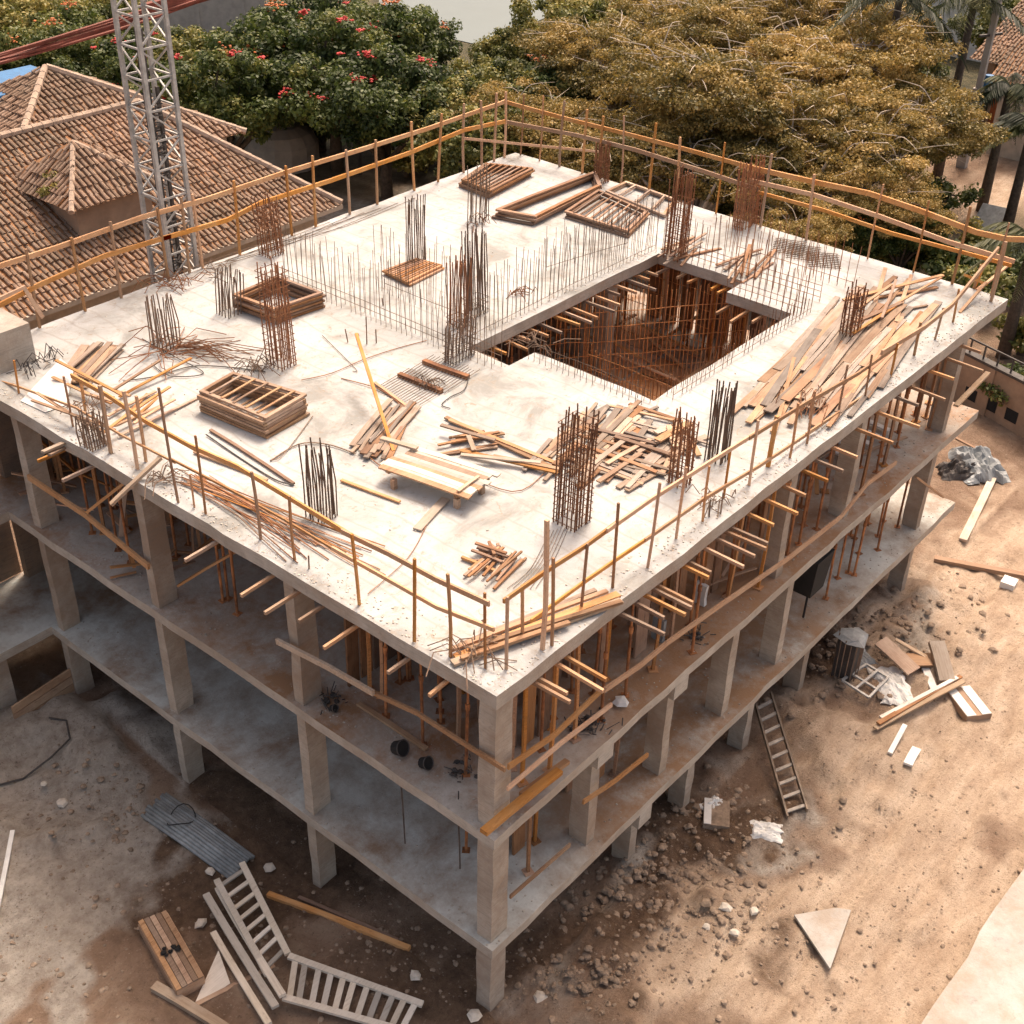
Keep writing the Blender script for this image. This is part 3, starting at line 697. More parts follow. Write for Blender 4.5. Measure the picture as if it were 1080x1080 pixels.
for x, y in [(13.9, .6), (14.9, .8), (15.3, .7), (16.3, .9), (16.8, .6), (17.4, .9), (17.8, 1.4), (18.2, .7), (15.9, 2.2), (16.9, 2.4), (17.9, 2.6), (19.2, .8), (19.4, 2.0), (14.4, 2.2)]+[(R.uniform(14, 20), R.uniform(.5, 3)) for _ in range(12)]:
    prop(x, y, HL, hl, 'thin rusty prop on the pale lower floor near the right end', 'props on the lower floor near the right end', 0)
for x, y in [(1.9, .7), (2.6, 1.1), (3.9, .8), (5.2, 1.0), (3.4, 1.9), (1.5, 2.0)]:
    prop(x, y, HL, hl, 'rusty prop on the lower floor just right of the front corner', 'props on the lower floor right of the front corner', R.choice([0, 1]))
for i in range(16):
    prop(R.uniform(14.5, 20), R.uniform(.4, 3.4), HM, hm, 'rusty prop in the thick cluster at the right end of the middle floor', 'props clustered at the right end of the middle floor')
# hanging hooks under the middle floor edge
for (px, py0, py1) in ((422, 816, 895), (483, 858, 922)):
    p = atx(px, py0, .08); q2 = Vector((p.x+.12, p.y+.06, hz(p.x, p.y, py1)))
    tag(MB().tube([p-p, (p+q2)/2-p+Vector((.01, 0, 0)), q2-p], .016, 5).build('hanging_bar', M['darksteel'], None), 'thin dark bar hanging from the middle floor '+('left of the front corner column' if px > 450 else 'in the front left bay'), 'bar').location = p

# vertical brown column shutters and board walls behind the right facade
x = 1.35
while x < 13.0:
    w_ = R.uniform(.16, .42)
    if R.random() < .78 and not any(c0-.15 < x+w_/2 < c0+.5 for c0 in (9.9,)):
        y = 1.35+.35*math.sin(x*2.1)+R.gauss(0, .05)
        plank((x+w_/2, y, HM+.02), (x+w_/2+R.gauss(0, .03), y+R.gauss(0, .04), ZR-.18-R.random()*.5), .05, w_, M['brown'] if R.random() < .72 else M['propwood'], 'shutter_board',
              'upright brown formwork board on the middle floor behind the right facade', 'board', 'brown boards behind the right facade', .002)
    x += w_+R.uniform(.0, .12)
for i in range(26):
    x = R.uniform(1.5, 19); y = R.uniform(2.2, 3.8); w_ = R.uniform(.2, .5)
    plank((x, y, HM+.02), (x+R.gauss(0, .05), y+.05, ZR-.2-R.random()*.4), .05, w_, M['brown'], 'shutter_board',
          'upright brown formwork board deeper inside behind the right facade', 'board', 'brown boards deeper behind the right facade', .002)
for i in range(12):
    x = R.choice([R.uniform(1.5, 3.0), R.uniform(3.8, 5.5), R.uniform(6.5, 8)]); y = R.uniform(1.0, 2.2); w_ = R.uniform(.2, .4)
    plank((x, y, HL+.02), (x+R.gauss(0, .05), y+.05, ZM-.05-R.random()*.4), .05, w_, M['brown'], 'shutter_board',
          'upright brown formwork board on the lower floor near the front corner', 'board', 'brown boards on the lower floor', .002)
for i in range(8):
    x = 1.2+i*.36; plank((x, 4.75, HM+.02), (x+.02, 4.75, ZR-.2-R.random()*.5), .05, .3, M['brown'], 'shutter_board',
          'upright brown board at the back of the bay left of the front corner', 'board', 'brown boards in the bay left of the corner', .002)
# clutter of broken timber on the middle floor, left bays
for i in range(34):
    p = Vector((R.uniform(.5, 3.0), R.choice([R.uniform(10.2, 13.6), R.uniform(10.2, 13.6), R.uniform(14.6, 16.4)]), HM+.05+R.random()*.3)); an = R.uniform(0, math.pi); L = R.uniform(.7, 2.2)
    plank(p, p+Vector((math.cos(an)*L*.7, math.sin(an)*L*.7, R.choice([0, .3, 1.0, 1.7])*R.random())), R.choice([.05, .08, .12]), .035, R.choice([M['orange'], M['brown'], M['wood'], M['propwood']]), 'timber_plank',
          'broken timber leaning in the cluttered left bays of the middle floor', 'plank', 'broken timber in the left bays', .01)
for i in range(24):
    p = Vector((R.uniform(2, 18), R.uniform(1.0, 3.5), HM+.05+R.random()*.2)); an = R.gauss(0, .5); L = R.uniform(.8, 2.6)
    plank(p, p+Vector((math.cos(an)*L, math.sin(an)*L, R.random()*.5)), R.choice([.06, .1]), .035, R.choice([M['orange'], M['brown'], M['wood']]), 'timber_plank',
          'loose timber on the middle floor behind the right facade', 'plank', 'loose timber on the middle floor along the right facade', .01)

# ------------------------------------------------------------------ joists that stick out from under the roof
def joist(p_in, p_out, label, group, mt='orange'):
    plank(p_in, p_out, .055, .07, M[mt if R.random() < .5 else 'wood'], 'formwork_joist', label, 'joist', group, .003)
zj = ZR-.075
for px in (560, 566, 594, 600, 652, 676, 680, 690, 694, 722, 728, 745, 757, 764, 771, 792, 812, 830, 850, 862, 880, 905, 925, 947, 962, 980, 1000, 1016):
    p = edge_y(px, 0, zj); L = R.uniform(.45, 1.0)
    joist((p.x+R.gauss(0, .02), 3.0, zj), (p.x+R.gauss(0, .1), -L, zj-R.uniform(0, .06)), 'orange joist end sticking out under the right edge of the roof', 'joists under the right edge of the roof')
for px in (68, 95, 223, 282, 312, 338, 373, 430, 463):
    p = edge_x(px, 0, zj); L = R.uniform(.35, .75)
    joist((2.6, p.y, zj), (-L, p.y+R.gauss(0, .08), zj-R.uniform(0, .08)), 'orange joist end sticking out under the left edge of the roof', 'joists under the left edge of the roof')
for i in range(16):
    x = 9.3+i*.46+R.gauss(0, .06); joist((x, 9.9, zj), (x+R.gauss(0, .05), 8.5-R.uniform(.35, 1.0), zj), 'joist end reaching into the roof opening from its far left rim', 'joists at the far left rim of the opening')
for i in range(9):
    y = 4.1+i*.5+R.gauss(0, .05); x0 = 15.8 if y < 5.7 else 16.7
    joist((18.2, y, zj), (x0-R.uniform(.3, .9), y+R.gauss(0, .1), zj), 'joist end reaching into the roof opening from its right rim', 'joists at the right rim of the opening')
# boards along the open floors
def board_px(pts, plane, val, w, t, mt, label, name='rail_board'):
    P_ = [(aty if plane == 'y' else atx)(px, py, val) for px, py in pts]
    o = P_[0].copy(); mb = MB(); mb.sweep([p-o for p in P_], [(-t/2, -w/2), (t/2, -w/2), (t/2, w/2), (-t/2, w/2)])
    ob = mb.build(name, M[mt]); ob.location = o; return tag(ob, label, 'board')
board_px([(536, 809), (585, 775), (635, 727)], 'y', .0, .11, .05, 'orange', 'upper of two orange boards rising right from the front corner column')
board_px([(535, 832), (590, 785), (645, 743)], 'y', -.05, .09, .05, 'orange', 'lower of two orange boards rising right from the front corner column')
board_px([(637, 728), (675, 702), (705, 677), (760, 638), (830, 590), (887, 545), (915, 510), (945, 488)], 'y', -.04, .11, .05, 'orange', 'long bent orange board guarding the right side of the middle floor')
board_px([(30, 503), (90, 543), (157, 598)], 'x', -.02, .14, .06, 'orange', 'thick orange board across the cluttered left bay of the middle floor')
board_px([(292, 676), (345, 703), (394, 731)], 'x', -.03, .12, .06, 'pale', 'pale orange board crossing the third column of the left facade')
board_px([(390, 729), (440, 752), (480, 778), (533, 812)], 'x', .04, .09, .05, 'orange', 'dark orange board running to the front corner column on the left side')
board_px([(615, 846), (648, 824), (683, 796)], 'y', .0, .10, .05, 'orange', 'short orange board across the lower floor right of the front corner')
board_px([(538, 946), (570, 918), (601, 891)], 'y', -.02, .09, .04, 'wood', 'worn board leaning at the lower floor edge right of the corner')
plank(aty(510, 878, -.05), aty(590, 813, -.05), .16, .09, M['orange'], 'edge_beam', 'split orange beam lying on the middle floor edge at the front corner', 'beam')
plank(aty(550, 842, .1)+Vector((0, 0, .08)), aty(598, 806, .1)+Vector((0, 0, .08)), .12, .08, M['orange'], 'edge_beam', 'short orange beam on top of the split beam near the front corner', 'beam')
p = at(505, 800-20, HM+.06)
plank(at(378, 717+25, HM+.05), at(450, 790, HM+.05), .1, .06, M['wood'], 'timber_plank', 'weathered plank lying on the middle floor behind the left edge', 'plank')
plank(atx(45, 477, -.6), atx(80, 462, .3), .1, .05, M['pale'], 'timber_plank', 'upper of two pale boards poking over the left roof edge', 'plank')
plank(atx(52, 480, -.5), atx(82, 465, .4), .09, .05, M['wood'], 'timber_plank', 'lower of two boards poking over the left roof edge', 'plank')
plank(atx(117, 532, -.5), atx(170, 482, .5), .12, .06, M['pale'], 'timber_plank', 'pale plank leaning over the left roof edge above the second column', 'plank')
plank(atx(92, 540, -.2), atx(139, 503, .3), .07, .06, M['orange'], 'timber_plank', 'orange stick below the pale leaning plank on the left facade', 'plank')
plank(atx(180, 622, .4)+Vector((.2, 0, 0)), atx(243, 585, .4)+Vector((1.2, 0, 0)), .09, .05, M['orange'], 'timber_plank', 'orange board slanting across the second left bay of the middle floor', 'plank')
plank(aty(1008, 428, -.3), aty(1042, 393, -.3), .13, .06, M['pale'], 'timber_plank', 'pale board leaning at the right end of the middle floor', 'plank')
plank(aty(966, 503, .1), aty(994, 524, -.2), .09, .05, M['orange'], 'timber_plank', 'orange board end at the right end of the lower floor', 'plank')
# dark hanging sheet box, right side
p = aty(862, 590, .35)
hp = edge_y(860, .25, 2.0); e = empty('hopper', (hp.x, .45, ZM-1.5), 'black hopper hanging below the middle floor on the right side', 'hopper')
mb = MB(); t = [(-.40, -.40), (.42, -.40), (.42, .30), (-.40, .30)]
for x, y in t: mb.v.append((x, y, 1.25))
for x, y in t: mb.v.append((x*.8, y*.8, .15))
for q_ in ((3, 2, 1, 0), (4, 5, 6, 7), (0, 1, 5, 4), (1, 2, 6, 5), (2, 3, 7, 6), (3, 0, 4, 7)): mb.face(tuple(reversed(q_)))
mb.build('body', M['black'], e); MB().tube([(-.2, -.2, .16), (-.22, -.2, -.55)], .03, 6).build('outlet_pipe', M['black'], e)
# black buckets and small dark debris on the middle floor
for (px, py, r, lab) in ((417, 793, .16, 'black bucket on its side on the middle floor edge'), (445, 808, .13, 'smaller black bucket on the middle floor edge nearer the corner'), (350, 749, .08, 'tiny dark bucket on the middle floor near the third column')):
    p = at(px, py, HM+.02); e = empty('bucket', p, lab, 'bucket')
    mb = MB(); mb.tube([(0, 0, 0), (.0, 0, r*1.3)], r, 12, scale=[.8, 1.0], mi=0); mb.build('body', M['black'], e)
    mb = MB(); mb.tube([(r*.98*math.cos(a0), r*.98*math.sin(a0), r*1.33) for a0 in [i*math.pi/8 for i in range(17)]], .012, 5); mb.build('rim', M['darksteel'], e)
    e.rotation_euler = (1.1, .2, 0); e.location.z += r*.7
for (px, py, nm) in ((652, 778, 'heap at the right floor edge beside the first white cap'), (650-8, 783, 'second heap on the right floor edge'), (770, 690, 'heap on the middle floor by the fourth bay'), (349, 742, 'heap by the third column'), (488, 815, 'heap near the front corner column')):
    p = at(px, py, HM+.01); p.y = max(p.y, .45) if p.x > 1 else p.y; mb = MB()
    for i in range(22):
        a0 = Vector((R.gauss(0, .16), R.gauss(0, .16), abs(R.gauss(0, .06)))); mb.tube([a0, a0+Vector((R.gauss(0, .1), R.gauss(0, .1), abs(R.gauss(0, .08))))], .012, 4)
    for i in range(8): mb.stone((R.gauss(0, .12), R.gauss(0, .12), .03), R.uniform(.03, .07))
    ob = mb.build('scrap_heap', M['darksteel']); ob.location = p; tag(ob, 'small dark scrap '+nm, 'scrap')
p = at(670, 752, HM); p.y = .4; ob = MB().stone((0, 0, .09), .17, .55).build('plaster_lump', M['white']); ob.location = p; tag(ob, 'white lump of plaster on the middle floor right edge', 'lump')
# pale bags and wooden pallet in the right end, middle floor
for i in range(5):
    x = 15.6+i*.5; plank((x, 1.3, HM+.1), (x+.1, 3.4, HM+.16), .18, .05, M['white'], 'white_board', 'white painted board lying on the middle floor near the right end', 'board', 'white boards near the right end of the middle floor')
for i, x in enumerate((8.0, 6.4)):
    ob = MB().bar((0, 0, 0), (0, 0, .55), .28, .10, bend=.02).build('cement_bag', M['white'] if i == 0 else M['greysheet']); ob.location = (x, 1.0, HM+.01)
    tag(ob, ('white' if i == 0 else 'grey')+' bag standing behind the right facade on the middle floor', 'bag')
# ------------------------------------------------------------------ stock on the roof deck
def Dk(px, py, dz=0): return at(px, py, HR)+Vector((0, 0, dz))
def frame_stack(c4, layers, label, cat, mt, group, th=.055, wid=.09, slats=0, gap=.015, name='timber_pallet', jit=.03):
    c4 = [Vector((*at(px, py, HR).xy, 0)) for px, py in c4]; cen = sum(c4, Vector())/4
    z = HR+.012
    for k in range(layers):
        e = empty(name, (cen.x, cen.y, z), label if k < layers-1 else label+', topmost', cat, group)
        ox, oy = R.gauss(0, jit), R.gauss(0, jit); q4 = [(c-cen)*R.uniform(.96, 1.02)+Vector((ox, oy, 0)) for c in c4]
        for i in range(4):
            a0, b0 = q4[i], q4[(i+1) % 4]; d = (b0-a0).normalized()*(-wid/2 if i % 2 else wid/2)
            MB().bar(a0+d+Vector((0, 0, th/2)), b0-d+Vector((0, 0, th/2)), wid, th, bend=.004).build('side_bar', M[mt], e)
        if slats and (k == layers-1 or k == 0):
            for s in range(slats):
                t = (s+.7)/(slats+.4); MB().bar(q4[0].lerp(q4[3], t)+Vector((0, 0, th*1.2)), q4[1].lerp(q4[2], t)+Vector((0, 0, th*1.2)), wid*.6, th*.5, bend=.006).build('slat', M[mt], e)
        z += th+gap
    return z
frame_stack([(213, 434), (245, 414), (322, 438), (280, 462)], 7, 'brown timber frame lying in the stack on the left of the deck', 'frame', 'wood', 'stacked frames on the left of the deck', slats=5)
frame_stack([(250, 326), (293, 306), (340, 324), (290, 341)], 6, 'rusty brown frame in the stack around the tall tied cage', 'frame', 'brown', 'stacked frames round the tall cage')
frame_stack([(405, 290), (440, 277), (466, 284), (430, 302)], 2, 'flat rusty grid lying at the foot of the grey cage', 'grid', 'propwood', 'rusty grids by the grey cage', th=.05, wid=.07, slats=9, name='rebar_grid')
frame_stack([(486, 198), (512, 181), (560, 186), (515, 210)], 4, 'rusty slatted frame lying near the far corner of the deck', 'frame', 'brown', 'rusty frames near the far corner', slats=7)
frame_stack([(524, 230), (626, 190), (630, 204), (562, 238)], 4, 'long brown trough frame near the far corner', 'frame', 'brown', 'long trough frames near the far corner', wid=.12)
frame_stack([(598, 230), (632, 208), (682, 230), (662, 250)], 3, 'rusty square frame beside the long trough frames', 'frame', 'brown', 'square frames beside the trough frames', slats=5)
frame_stack([(640, 205), (660, 195), (712, 214), (700, 230)], 2, 'pale brown frame lying by the far right guard rail', 'frame', 'wood', 'pale frames by the far right rail', slats=3)
def heap(n, cpx, ang, sp, Lr, wr, mts, label, group, zmax=.3, tilt=.03, angj=.15, cat='plank', name='timber_plank', th=.035, rand=True):
    c = Dk(*cpx)
    for i in range(n):
        a0 = ang+R.gauss(0, angj); L = R.uniform(*Lr); s = Vector((-math.sin(ang), math.cos(ang), 0)); d0 = Vector((math.cos(ang), math.sin(ang), 0))
        u = R.uniform(-1, 1) if rand else -1+2*(i+.5)/n
        p = c+s*(u*sp[1])+d0*R.uniform(-sp[0], sp[0]); z = HR+.025+zmax*(1-abs(u)*.7)*R.random()
        v = Vector((math.cos(a0), math.sin(a0), 0))*(L/2); dz = R.gauss(0, tilt)*L/2
        pa, pb = p-v, p+v; pa.z = max(HR+.02, z-dz); pb.z = max(HR+.02, z+dz)
        plank(pa, pb, R.uniform(*wr), th, M[R.choice(mts)], name, label, cat, group, .006)
# large plank field at the right
heap(64, (893, 372), .15, (1.7, 1.15), (3.0, 6.0), (.08, .22), ['wood', 'wood', 'oldwood', 'oldwood', 'oldwood', 'brown', 'wood'], 'long weathered plank in the big timber field at the right end of the deck', 'planks in the big timber field at the right', .16, .004, .04)
heap(12, (835, 412), .2, (.8, .7), (2.0, 3.8), (.08, .22), ['wood', 'pale'], 'wide plank at the near end of the big timber field', 'wide planks at the near end of the timber field', .12, .004, .07)
heap(12, (935, 325), .05, (1.2, .6), (1.5, 3.6), (.06, .14), ['orange', 'brown', 'wood'], 'rusty plank at the far end of the big timber field', 'planks at the far end of the timber field', .35, .02, .2)
# heap of short boards, middle front
heap(52, (648, 474), .12, (1.25, 1.2), (.9, 2.2), (.07, .16), ['wood', 'oldwood', 'brown', 'oldwood', 'pale'], 'short brown board in the heap around the big tied cage', 'short boards round the big cage', .12, .006, .12)
heap(22, (668, 470), 1.7, (.5, 1.5), (1.2, 2.2), (.05, .11), ['oldwood', 'wood', 'brown'], 'crosswise brown board in the heap around the big tied cage', 'crosswise boards round the big cage', .12, .005, .08)
heap(9, (712, 463), .2, (.4, .5), (.8, 1.6), (.08, .18), ['wood', 'pale'], 'short board at the right end of the heap by the twin cages', 'short boards by the twin cages', .2, .02, .4)
# long planks crossing toward it
for k, (a0, b0, mt_) in enumerate([((470, 442), (592, 500), 'wood'), ((474, 446), (586, 492), 'orange'), ((486, 480), (588, 503), 'orange'), ((520, 487), (590, 500), 'wood'), ((486, 487), (570, 494), 'pale'), ((494, 468), (500, 482), 'pale'), ((465, 458), (522, 472), 'wood')]):
    plank(Dk(*a0, .05+.03*k), Dk(*b0, .06+.02*k), .1, .035, M[mt_], 'timber_plank', 'long thin plank slanting across the deck centre towards the short board heap', 'plank', 'long planks crossing the deck centre')
heap(10, (497, 468), 2.6, (.25, .35), (.8, 1.3), (.04, .08), ['brown', 'wood'], 'dark lath in the small bundle behind the slatted platform', 'dark laths behind the slatted platform', .1, .01, .06)
# raised slatted platform
def TB(px, py): return at(px, py, HR+.34)
e = empty('slatted_platform', Dk(463, 505), 'raised platform of pale planks in the middle of the deck', 'platform'); eo = e.location.copy()
for k in range(9):
    t = k/8; a0 = TB(402, 492).lerp(TB(440, 474), t); b0 = TB(488, 522).lerp(TB(522, 500), t)
    j = R.uniform(-.1, .15); d = (b0-a0).normalized()
    MB().bar(a0-eo-d*R.uniform(0, .15), b0-eo+d*R.uniform(0, .2), .15, .035, bend=.006).build('plank', M['greywood'] if k % 3 else M['wood'], e)
for a0, b0 in (((408, 494), (445, 476)), ((480, 520), (515, 500))):
    MB().bar(TB(*a0)-eo-Vector((0, 0, .07)), TB(*b0)-eo-Vector((0, 0, .07)), .09, .09).build('bearer', M['wood'], e)
for px, py in ((415, 500), (440, 482), (482, 520), (508, 505)):
    q_ = TB(px, py)-eo; MB().bar((q_.x, q_.y, 0), (q_.x, q_.y, q_.z-.12), .1, .1).build('leg', M['wood'], e)
plank(Dk(440, 560, .03), Dk(470, 528, .05), .18, .04, M['pale'], 'timber_plank', 'short pale plank sticking out under the raised platform', 'plank')
plank(at(402, 462, HR+.4), at(440, 473, HR+.42), .12, .05, M['pale'], 'timber_plank', 'pale board across the left end of the raised platform', 'plank')
plank(at(483, 518, HR+.4), at(505, 502, HR+.4), .07, .03, M['pale'], 'timber_plank', 'thin pale board across the right end of the raised platform', 'plank')
plank(Dk(378, 398)+Vector((0, 0, 1.1)), Dk(415, 478, .05), .07, .05, M['orange'], 'timber_stake', 'orange stake leaning beside the bundle left of the platform', 'stake')
heap(18, (406, 456), .42, (.3, .4), (1.4, 2.4), (.06, .16), ['oldwood', 'brown', 'oldwood'], 'grey brown plank in the bundle left of the raised platform', 'planks left of the raised platform', .14, .004, .06)
# tied bundles
heap(14, (97, 386), .5, (.12, .4), (1.5, 1.9), (.10, .2), ['oldwood', 'wood'], 'pale plank in the neat bundle on the far left of the deck', 'planks in the neat far left bundle', .28, .01, .05)
for i in range(15):
    a0 = Dk(R.uniform(108, 150), R.uniform(418, 470), .03+R.random()*.3); an = R.choice([.2, .2, 1.75])+R.gauss(0, .12); L = R.uniform(1.2, 2.4)
    plank(a0, a0+Vector((math.cos(an)*L, math.sin(an)*L, R.gauss(0, .1))), .07, .03, M['orange'] if i % 3 else M['wood'], 'timber_lath', 'orange lath in the tangle behind the left guard rail', 'lath', 'orange laths in the left tangle', .012)
# front corner timber
for i, (a0, b0, mt_, dz) in enumerate([((477, 702), (655, 636), 'pale', .05), ((480, 696), (652, 629), 'orange', .05), ((476, 690), (640, 628), 'orange', .1), ((484, 684), (628, 625), 'wood', .06), ((486, 700), (600, 662), 'orange', .12), ((495, 690), (655, 640), 'wood', .12)]):
    plank(Dk(*a0, dz), Dk(*b0, dz), .15 if i < 2 else .09, .05, M[mt_], 'timber_plank', 'orange plank lying across the front corner of the deck', 'plank', 'planks across the front corner of the deck', .006)
# stick pile front centre
heap(12, (524, 600), .15, (.1, .35), (.7, 1.2), (.03, .06), ['brown', 'wood'], 'short stick in the little pile near the front corner', 'sticks in the front pile', .14, .01, .12)
heap(9, (520, 588), 1.5, (.1, .22), (.4, .7), (.04, .07), ['brown', 'brown'], 'dark offcut on top of the little stick pile near the front corner', 'offcuts on the front stick pile', .3, .02, .5)
plank(Dk(487, 590, .05), Dk(530, 608, .05), .06, .05, M['orange'], 'timber_plank', 'orange batten at the left side of the little stick pile', 'plank')
# thin rods along the left edge
for i in range(22):
    a0 = Dk(195+R.uniform(-10, 30), 500+R.uniform(0, 14), .03); b0 = Dk(325+R.uniform(-20, 90), 580+R.uniform(-5, 22)+0, .03)
    b0 = a0.lerp(b0, R.uniform(.75, 1.1)); a1 = a0.lerp(b0, .5)+Vector((R.gauss(0, .1), 0, R.random()*.1))
    ob = MB().tube([a0-a0, a1-a0, b0-a0], .013, 5).build('steel_rod', M['propwood'] if i % 2 else M['rust']); ob.location = a0
    tag(ob, 'thin rusty rod lying along the left edge of the deck', 'rod', 'thin rods along the left edge')
for i, (a0, b0) in enumerate([((205, 478), (282, 508)), ((360, 508), (422, 531)), ((222, 455), (310, 512)), ((395, 405), (437, 436))]):
    plank(Dk(*a0, .04), Dk(*b0, .04), .07, .04, M['orange' if i != 2 else 'brown'], 'timber_batten', ['orange batten behind the left guard rail', 'orange batten right of the grey bar cage', 'dark batten between the frame stack and the left rail', 'thin orange batten behind the leaning stake'][i], 'batten')
# dark strips with mesh (deck centre)
for i, (a0, b0) in enumerate([((421, 397), (466, 415)), ((447, 383), (494, 400))]):
    e = empty('rebar_comb', Dk(*a0), ('near' if i == 0 else 'far')+' of two dark rebar combs lying in the deck centre', 'rebar'); o0 = e.location.copy()
    mb = MB(); A_, B2 = Dk(*a0, .05)-o0, Dk(*b0, .05)-o0
    mb.bar(A_, B2, .12, .1, bend=.01); mb.build('spine', M['rust'], e); mb = MB()
    d = (B2-A_); s = Vector((-d.y, d.x, 0)).normalized()
    for k in range(16):
        p = A_+d*(k/15); mb.tube([p-s*.9+Vector((0, 0, -.02)), p+s*(.3+R.random()*.2)+Vector((0, 0, .02))], .009, 4)
    mb.build('teeth', M['rebar'], e)
# rebar pieces near the back right of the opening
heap(9, (725, 277-12), .2, (.5, .5), (1.0, 2.4), (.05, .09), ['brown', 'pale', 'wood'], 'rusty board behind the far corner of the roof opening', 'boards behind the far corner of the opening', .15, .02, .25)
heap(9, (788, 282), .25, (.5, .4), (1.0, 2.6), (.05, .1), ['brown', 'brown', 'wood'], 'rusty board beside the right corner of the roof opening', 'boards beside the right corner of the opening', .2, .02, .2)
for (px, py) in ((847, 268), (868, 276), (832, 262)):
    c_ = Dk(px, py, .03); mb = MB()
    for k in range(9): mb.tube([(-.5, -.4+k*.1, 0), (.5, -.4+k*.1, .02)], .01, 4); mb.tube([(-.5+k*.125, -.45, .02), (-.5+k*.125, .45, .02)], .01, 4)
    ob = mb.build('rebar_mesh_sheet', M['rebar']); ob.location = c_; ob.rotation_euler.z = R.uniform(.1, .6)
    tag(ob, 'small flat rebar mesh sheet on the deck before the far right rail', 'rebar mesh', 'mesh sheets before the far right rail')
# rebar tangles
def tangle(px, py, n, rad, label, ang=None, mt='rust', L=(.5, 1.6), zz=.25):
    c_ = Dk(px, py); mb = MB()
    for i in range(n):
        a0 = (R.uniform(0, 6.28) if ang is None else ang+R.gauss(0, .25)); l = R.uniform(*L); p = Vector((R.gauss(0, rad*.4), R.gauss(0, rad*.4), .02+R.random()*zz*.5))
        q1 = p+Vector((math.cos(a0)*l*.5, math.sin(a0)*l*.5, R.random()*zz)); q2 = q1+Vector((math.cos(a0+R.gauss(0, .4))*l*.5, math.sin(a0+R.gauss(0, .4))*l*.5, -q1.z*.8))
        mb.tube([p, q1, q2], .011, 4)
    ob = mb.build('rebar_tangle', M[mt]); ob.location = c_; tag(ob, label, 'rebar')
tangle(172, 372, 30, .6, 'loose rusty rebar tangle at the foot of the left grey cage', None)
tangle(190, 372, 26, .5, 'fan of rusty bars spreading right from the left grey cage', -.9, 'rust', (.8, 1.9))
tangle(270, 392, 26, .35, 'small round nest of wire left of the tall tied cage', None, 'rebar', (.2, .6), .3)
tangle(186, 300, 26, .7, 'rusty wire scrap at the far left deck edge by the mast foot', None, 'rust', (.3, 1.0))
tangle(230, 288, 14, .5, 'wire scrap between the mast foot and the far cage', None, 'rebar', (.3, .8))
tangle(50, 385, 12, .25, 'dark wire nest on the far left of the deck', None, 'darksteel', (.2, .5), .3)
tangle(28, 393, 12, .25, 'smaller dark wire nest at the left deck edge', None, 'darksteel', (.2, .4), .3)
tangle(175, 508, 20, .3, 'grey wire scrap at the left roof edge above the second column', None, 'rebar', (.2, .6))
tangle(504, 236, 12, .35, 'wire scrap at the foot of the far thin cage', None, 'rust', (.2, .6))
tangle(496, 690, 24, .3, 'wire scrap at the front corner of the deck', None, 'rebar', (.3, .8))
tangle(562, 382-16, 18, .4, 'wire scrap at the left corner of the roof opening', None, 'rebar', (.3, .7))
tangle(850, 440, 24, .6, 'bent bars under the right guard rail', .2, 'rust', (.5, 1.5), .3)
tangle(752, 528, 16, .3, 'short bent bars at the right deck edge below the grey cage', None, 'rebar', (.2, .6))
tangle(545, 312, 14, .4, 'rust coloured scrap among the starter bars', None, 'rust', (.2, .5))
tangle(448, 410, 14, .25, 'wire scrap beside the rebar combs', None, 'rebar', (.2, .5))
tangle(88, 430, 16, .3, 'wire nest behind the left guard rail', None, 'rebar', (.2, .6))
# long wires and hoses lying on the deck
def wire(pts, r, mt, label, z=.02):
    P_ = [Dk(px, py, z+R.random()*.02) for px, py in pts]
    out = []
    for i in range(len(P_)-1):
        p0, p1, p2, p3 = P_[max(i-1, 0)], P_[i], P_[i+1], P_[min(i+2, len(P_)-1)]
        for k in range(5):
            t = k/5; out.append(.5*((2*p1)+(p2-p0)*t+(2*p0-5*p1+4*p2-p3)*t*t+(-p0+3*p1-3*p2+p3)*t**3))
    out.append(P_[-1]); o0 = out[0].copy()
    ob = MB().tube([p-o0 for p in out], r, 5).build('wire', M[mt]); ob.location = o0; return tag(ob, label, 'wire')
wire([(130, 403), (165, 398), (200, 388), (235, 388), (280, 393)], .014, 'darksteel', 'long dark wire running right from the neat plank bundle')
wire([(150, 358), (185, 378), (215, 395), (180, 398), (160, 385)], .012, 'darksteel', 'looped dark wire near the left cage')
wire([(218, 460), (255, 485), (290, 507), (310, 513)], .016, 'darksteel', 'dark bar lying in front of the left frame stack')
wire([(285, 487), (315, 470), (345, 470), (375, 480)], .014, 'rebar', 'bent bar behind the near grey cage')
wire([(330, 440), (300, 480), (285, 487)], .01, 'rebar', 'thin wire between the frame stack and the near grey cage')
wire([(318, 402), (350, 395), (385, 380), (420, 368), (450, 360)], .010, 'rust', 'thin rusty wire across the deck left of the combs')
wire([(360, 400), (400, 412), (425, 430), (437, 438)], .012, 'rust', 'rusty wire curving behind the leaning stake')
wire([(495, 395), (490, 412), (475, 420), (466, 428), (475, 432)], .012, 'darksteel', 'hook shaped wire right of the rebar combs')
wire([(372, 468), (400, 492), (415, 500)], .012, 'rust', 'rusty wire left of the raised platform')
wire([(388, 628), (430, 590), (450, 555)], .008, 'rust', 'very thin wire below the raised platform')
wire([(470, 492), (540, 520), (575, 500)], .01, 'rust', 'thin bar right of the raised platform')
wire([(340, 355), (375, 390), (372, 392)], .008, 'rebar', 'short wire near the dowel bars')
for i in range(7):
    wire([(150+i*22, 302-i*7+R.uniform(-3, 6)), (230+i*22, 275-i*6+R.uniform(-2, 5)), (330+i*18, 240-i*5)], .008, 'rebar', 'faint straight wire lying along the far left edge of the deck')['group'] = 'faint wires along the far left edge'
